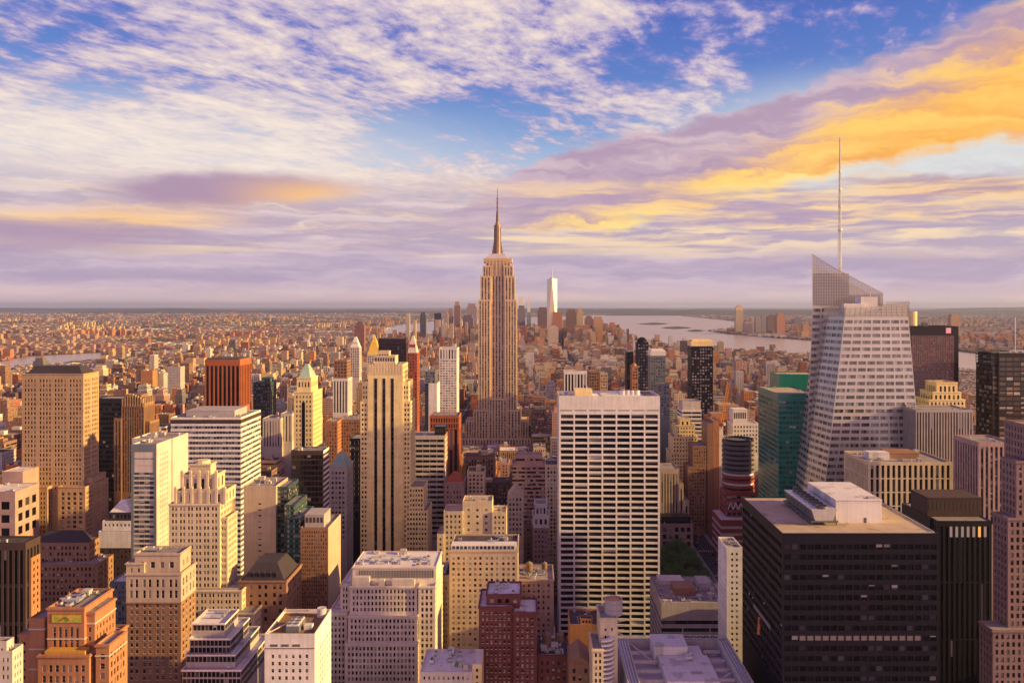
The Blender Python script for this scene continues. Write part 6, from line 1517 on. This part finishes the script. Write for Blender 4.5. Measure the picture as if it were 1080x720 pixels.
# ------------------------------------------------------------------ far towers one can tell apart
FAR = [  # px left, right, top, distance, colour, label
    (458, 465, 330, 6200, (.05,.05,.09), 'dark navy tower at the left end of the distant downtown cluster'), (468, 472.5, 328, 6100, (.45,.35,.34), 'pale slim tower second from left in the distant downtown cluster'),
    (473, 478, 325, 6500, (.38,.27,.27), 'pinkish tower left of the tan lit slender downtown tower'), (479, 485.5, 318, 6200, (.55,.36,.24), 'tall slender tan downtown tower with lit right side, left of the spired tower'),
    (492, 503, 320, 6600, (.42,.33,.36), 'wide pinkish grey downtown tower touching the left of the central spired tower'), (488, 499, 332, 6000, (.17,.12,.17), 'dark purple downtown tower before the wide pinkish grey one'),
    (459, 464, 337, 5800, (.55,.42,.36), 'small pale downtown tower below the dark navy one'), (466, 471, 340, 5400, (.60,.50,.42), 'cream slim tower low at the left of the downtown cluster'), (474, 478, 341, 5300, (.55,.38,.25), 'orange tan slim tower low among the downtown cluster'),
    (546, 554, 322, 6400, (.26,.22,.30), 'lavender downtown tower with pale cap just right of the spired tower'), (555.5, 560, 329, 6600, (.30,.34,.40), 'bluish slim downtown tower right of the lavender capped one'),
    (567, 578, 324, 6300, (.22,.13,.15), 'plum downtown tower on the left of the tapered glass tower'), (583, 593, 329, 5900, (.50,.20,.12), 'reddish lit downtown tower at the foot of the tapered glass tower'),
    (578, 589, 343, 5000, (.62,.50,.42), 'pale low block below the tapered glass tower'), (597, 608, 326, 6300, (.24,.15,.14), 'brown downtown tower right of the tapered glass tower'), (608.5, 615, 325, 6200, (.62,.48,.22), 'yellow lit downtown slab beside the brown one'),
    (606, 621, 343, 5600, (.48,.19,.11), 'wide red orange block low at the right of downtown'), (617, 625.5, 333, 6000, (.28,.16,.14), 'brown downtown tower left of the bright orange one'), (626, 636, 334, 5800, (.60,.34,.18), 'bright orange tan downtown tower near the harbour'),
    (636.5, 641, 341, 5800, (.34,.22,.22), 'small brown tower between the bright orange and red waterfront towers'), (642.5, 649, 340, 5700, (.50,.20,.12), 'red waterfront tower at the right end of downtown'), (428, 432, 330, 5600, (.60,.52,.46), 'pale slim tower far left of the downtown cluster'),
    (436, 438.5, 338, 4600, (.62,.48,.22), 'thin yellow tower above the red brick tower'), (443, 449, 329, 6400, (.07,.07,.09), 'dark blocky tower far left of downtown against the bay'), (374, 384, 339, 4200, (.26,.11,.11), 'lone maroon tower against the pale bay at left'),
    (785, 795, 339, 7600, (.52,.38,.32), 'low tan waterfront tower just right of the tall rounded waterfront tower'), (797, 803, 334, 7700, (.42,.38,.40), 'pale grey waterfront tower left of the brown one across the river'), (803.5, 809, 331, 7800, (.34,.33,.38), 'blue grey waterfront tower across the river'),
    (810, 819, 332, 7600, (.26,.17,.17), 'brown waterfront tower across the river'), (819.5, 828, 330, 7500, (.58,.28,.16), 'orange lit waterfront tower across the river'), (847, 853, 342, 6900, (.58,.32,.17), 'orange tower partly behind the crystal glass tower across the river'),
    (837, 846, 336, 9000, (.22,.2,.24), 'low dark block across the river left of the crystal glass tower'), (1003, 1012, 331, 7000, (.58,.34,.2), 'orange tan block across the river right of the plum slab')]
for (a, b, yt, Yd, col, lab) in FAR:
    c = CB(); x0, x1 = wx(a, Yd), wx(b, Yd); z1 = wz(yt, Yd); r = random.Random(int(a*10)); dd = min(60, max(28, (x1-x0)))
    n = r.choice((1, 2, 2, 3)); 
    c.box(x0, x1, Yd, Yd+dd, 0, z1 if n == 1 else z1*.9, col, r.random())
    if n > 1: i = (x1-x0)*.13; c.box(x0+i, x1-i, Yd+dd*.13, Yd+dd*.87, z1*.9, z1*(.97 if n == 3 else 1), col, r.random())
    if n == 3: i = (x1-x0)*.3; c.box(x0+i, x1-i, Yd+dd*.3, Yd+dd*.7, z1*.97, z1, col, r.random())
    o = c.build('far_tower', ((x0+x1)/2, Yd, 0)); tag(o, lab, 'skyscraper', 'towers of the far skyline')
    if 'capped' in lab or 'pale cap' in lab:
        q = MB(); q.frust(x0+4, x1-4, Yd+4, Yd+dd-4, z1-1, x0+12, x1-12, Yd+12, Yd+dd-12, wz(313, Yd)); p = q.build('cap', M['white'], o, loc=tuple(o.location))
# rounded waterfront tower
Yd = 7900; c = CB(); x0, x1 = wx(776, Yd), wx(784, Yd); c.box(x0, x1, Yd, Yd+55, 0, wz(327, Yd), (.60,.48,.34), .3); o = c.build('far_tower', ((x0+x1)/2, Yd, 0)); tag(o, 'tall rounded waterfront tower standing alone across the bay', 'skyscraper', 'towers of the far skyline')
q = MB(); zt = wz(327, Yd)
for k in range(5): q.box(x0+k*2.5*k*.6, x1-k*2.5*k*.6, Yd+2+k*3, Yd+53-k*3, zt+k*10, zt+(k+1)*10)
q.build('stepped_crown', M['esb'], o, loc=tuple(o.location))
# tapered glass tower with spire
def tapered_tower():
    Y = 6050.0; xa, xb = wx(577, Y), wx(587.5, Y); cx, w = (xa+xb)/2, (xb-xa)/2; zt = wz(294, Y); cyy = Y+w
    root = empty('tapered_glass_tower', (cx, Y, 0), 'tapered silver glass tower with thin spire, tallest of the distant downtown cluster', 'skyscraper', 'towers of the far skyline')
    B = MB(); bs = [(cx+w*i, cyy+w*j, 30) for i, j in ((-1,-1),(1,-1),(1,1),(-1,1))]; g = w*1.0
    ts = [(cx, cyy-g, zt), (cx+g, cyy, zt), (cx, cyy+g, zt), (cx-g, cyy, zt)]
    for i in range(4):
        j = (i+1) % 4; B.poly([bs[i], bs[j], ts[i]]); B.poly([bs[j], ts[j], ts[i]])
    B.poly(ts)
    m = bpy.data.materials.new('mirror_glass'); m.use_nodes = True; b = m.node_tree.nodes['Principled BSDF']; b.inputs['Base Color'].default_value = (.78,.64,.46,1); b.inputs['Metallic'].default_value = .75; b.inputs['Roughness'].default_value = .28
    B.build('glass_shaft', m, root)
    B = MB(); B.box(cx-w, cx+w, Y, Y+2*w, 0, 30); B.build('base', M['white'], root)
    B = MB(); B.cyl(cx, cyy, zt, zt+8, 18, 18, 20); B.cyl(cx, cyy, zt+8, wz(280, Y), 4.5, 1.2, 8); B.build('spire', M['silver'], root)
tapered_tower()

# ------------------------------------------------------------------ air
hb = MB(); hb.box(-75000, 75000, -1000, 95000, -4.0, 486.0, bottom=True)
hm = bpy.data.materials.new('haze'); hm.use_nodes = True; nt = hm.node_tree; nt.nodes.clear()
mo = nt.nodes.new('ShaderNodeOutputMaterial'); pv = nt.nodes.new('ShaderNodeVolumePrincipled'); nt.links.new(pv.outputs[0], mo.inputs['Volume'])
pv.inputs['Color'].default_value = (.52,.62,1.0,1); pv.inputs['Density'].default_value = HAZE; pv.inputs['Anisotropy'].default_value = .2
hz = hb.build('haze', hm); hz['kind'] = 'stuff'; hz['label'] = 'thin lavender evening haze over the far city'; hz['category'] = 'haze'
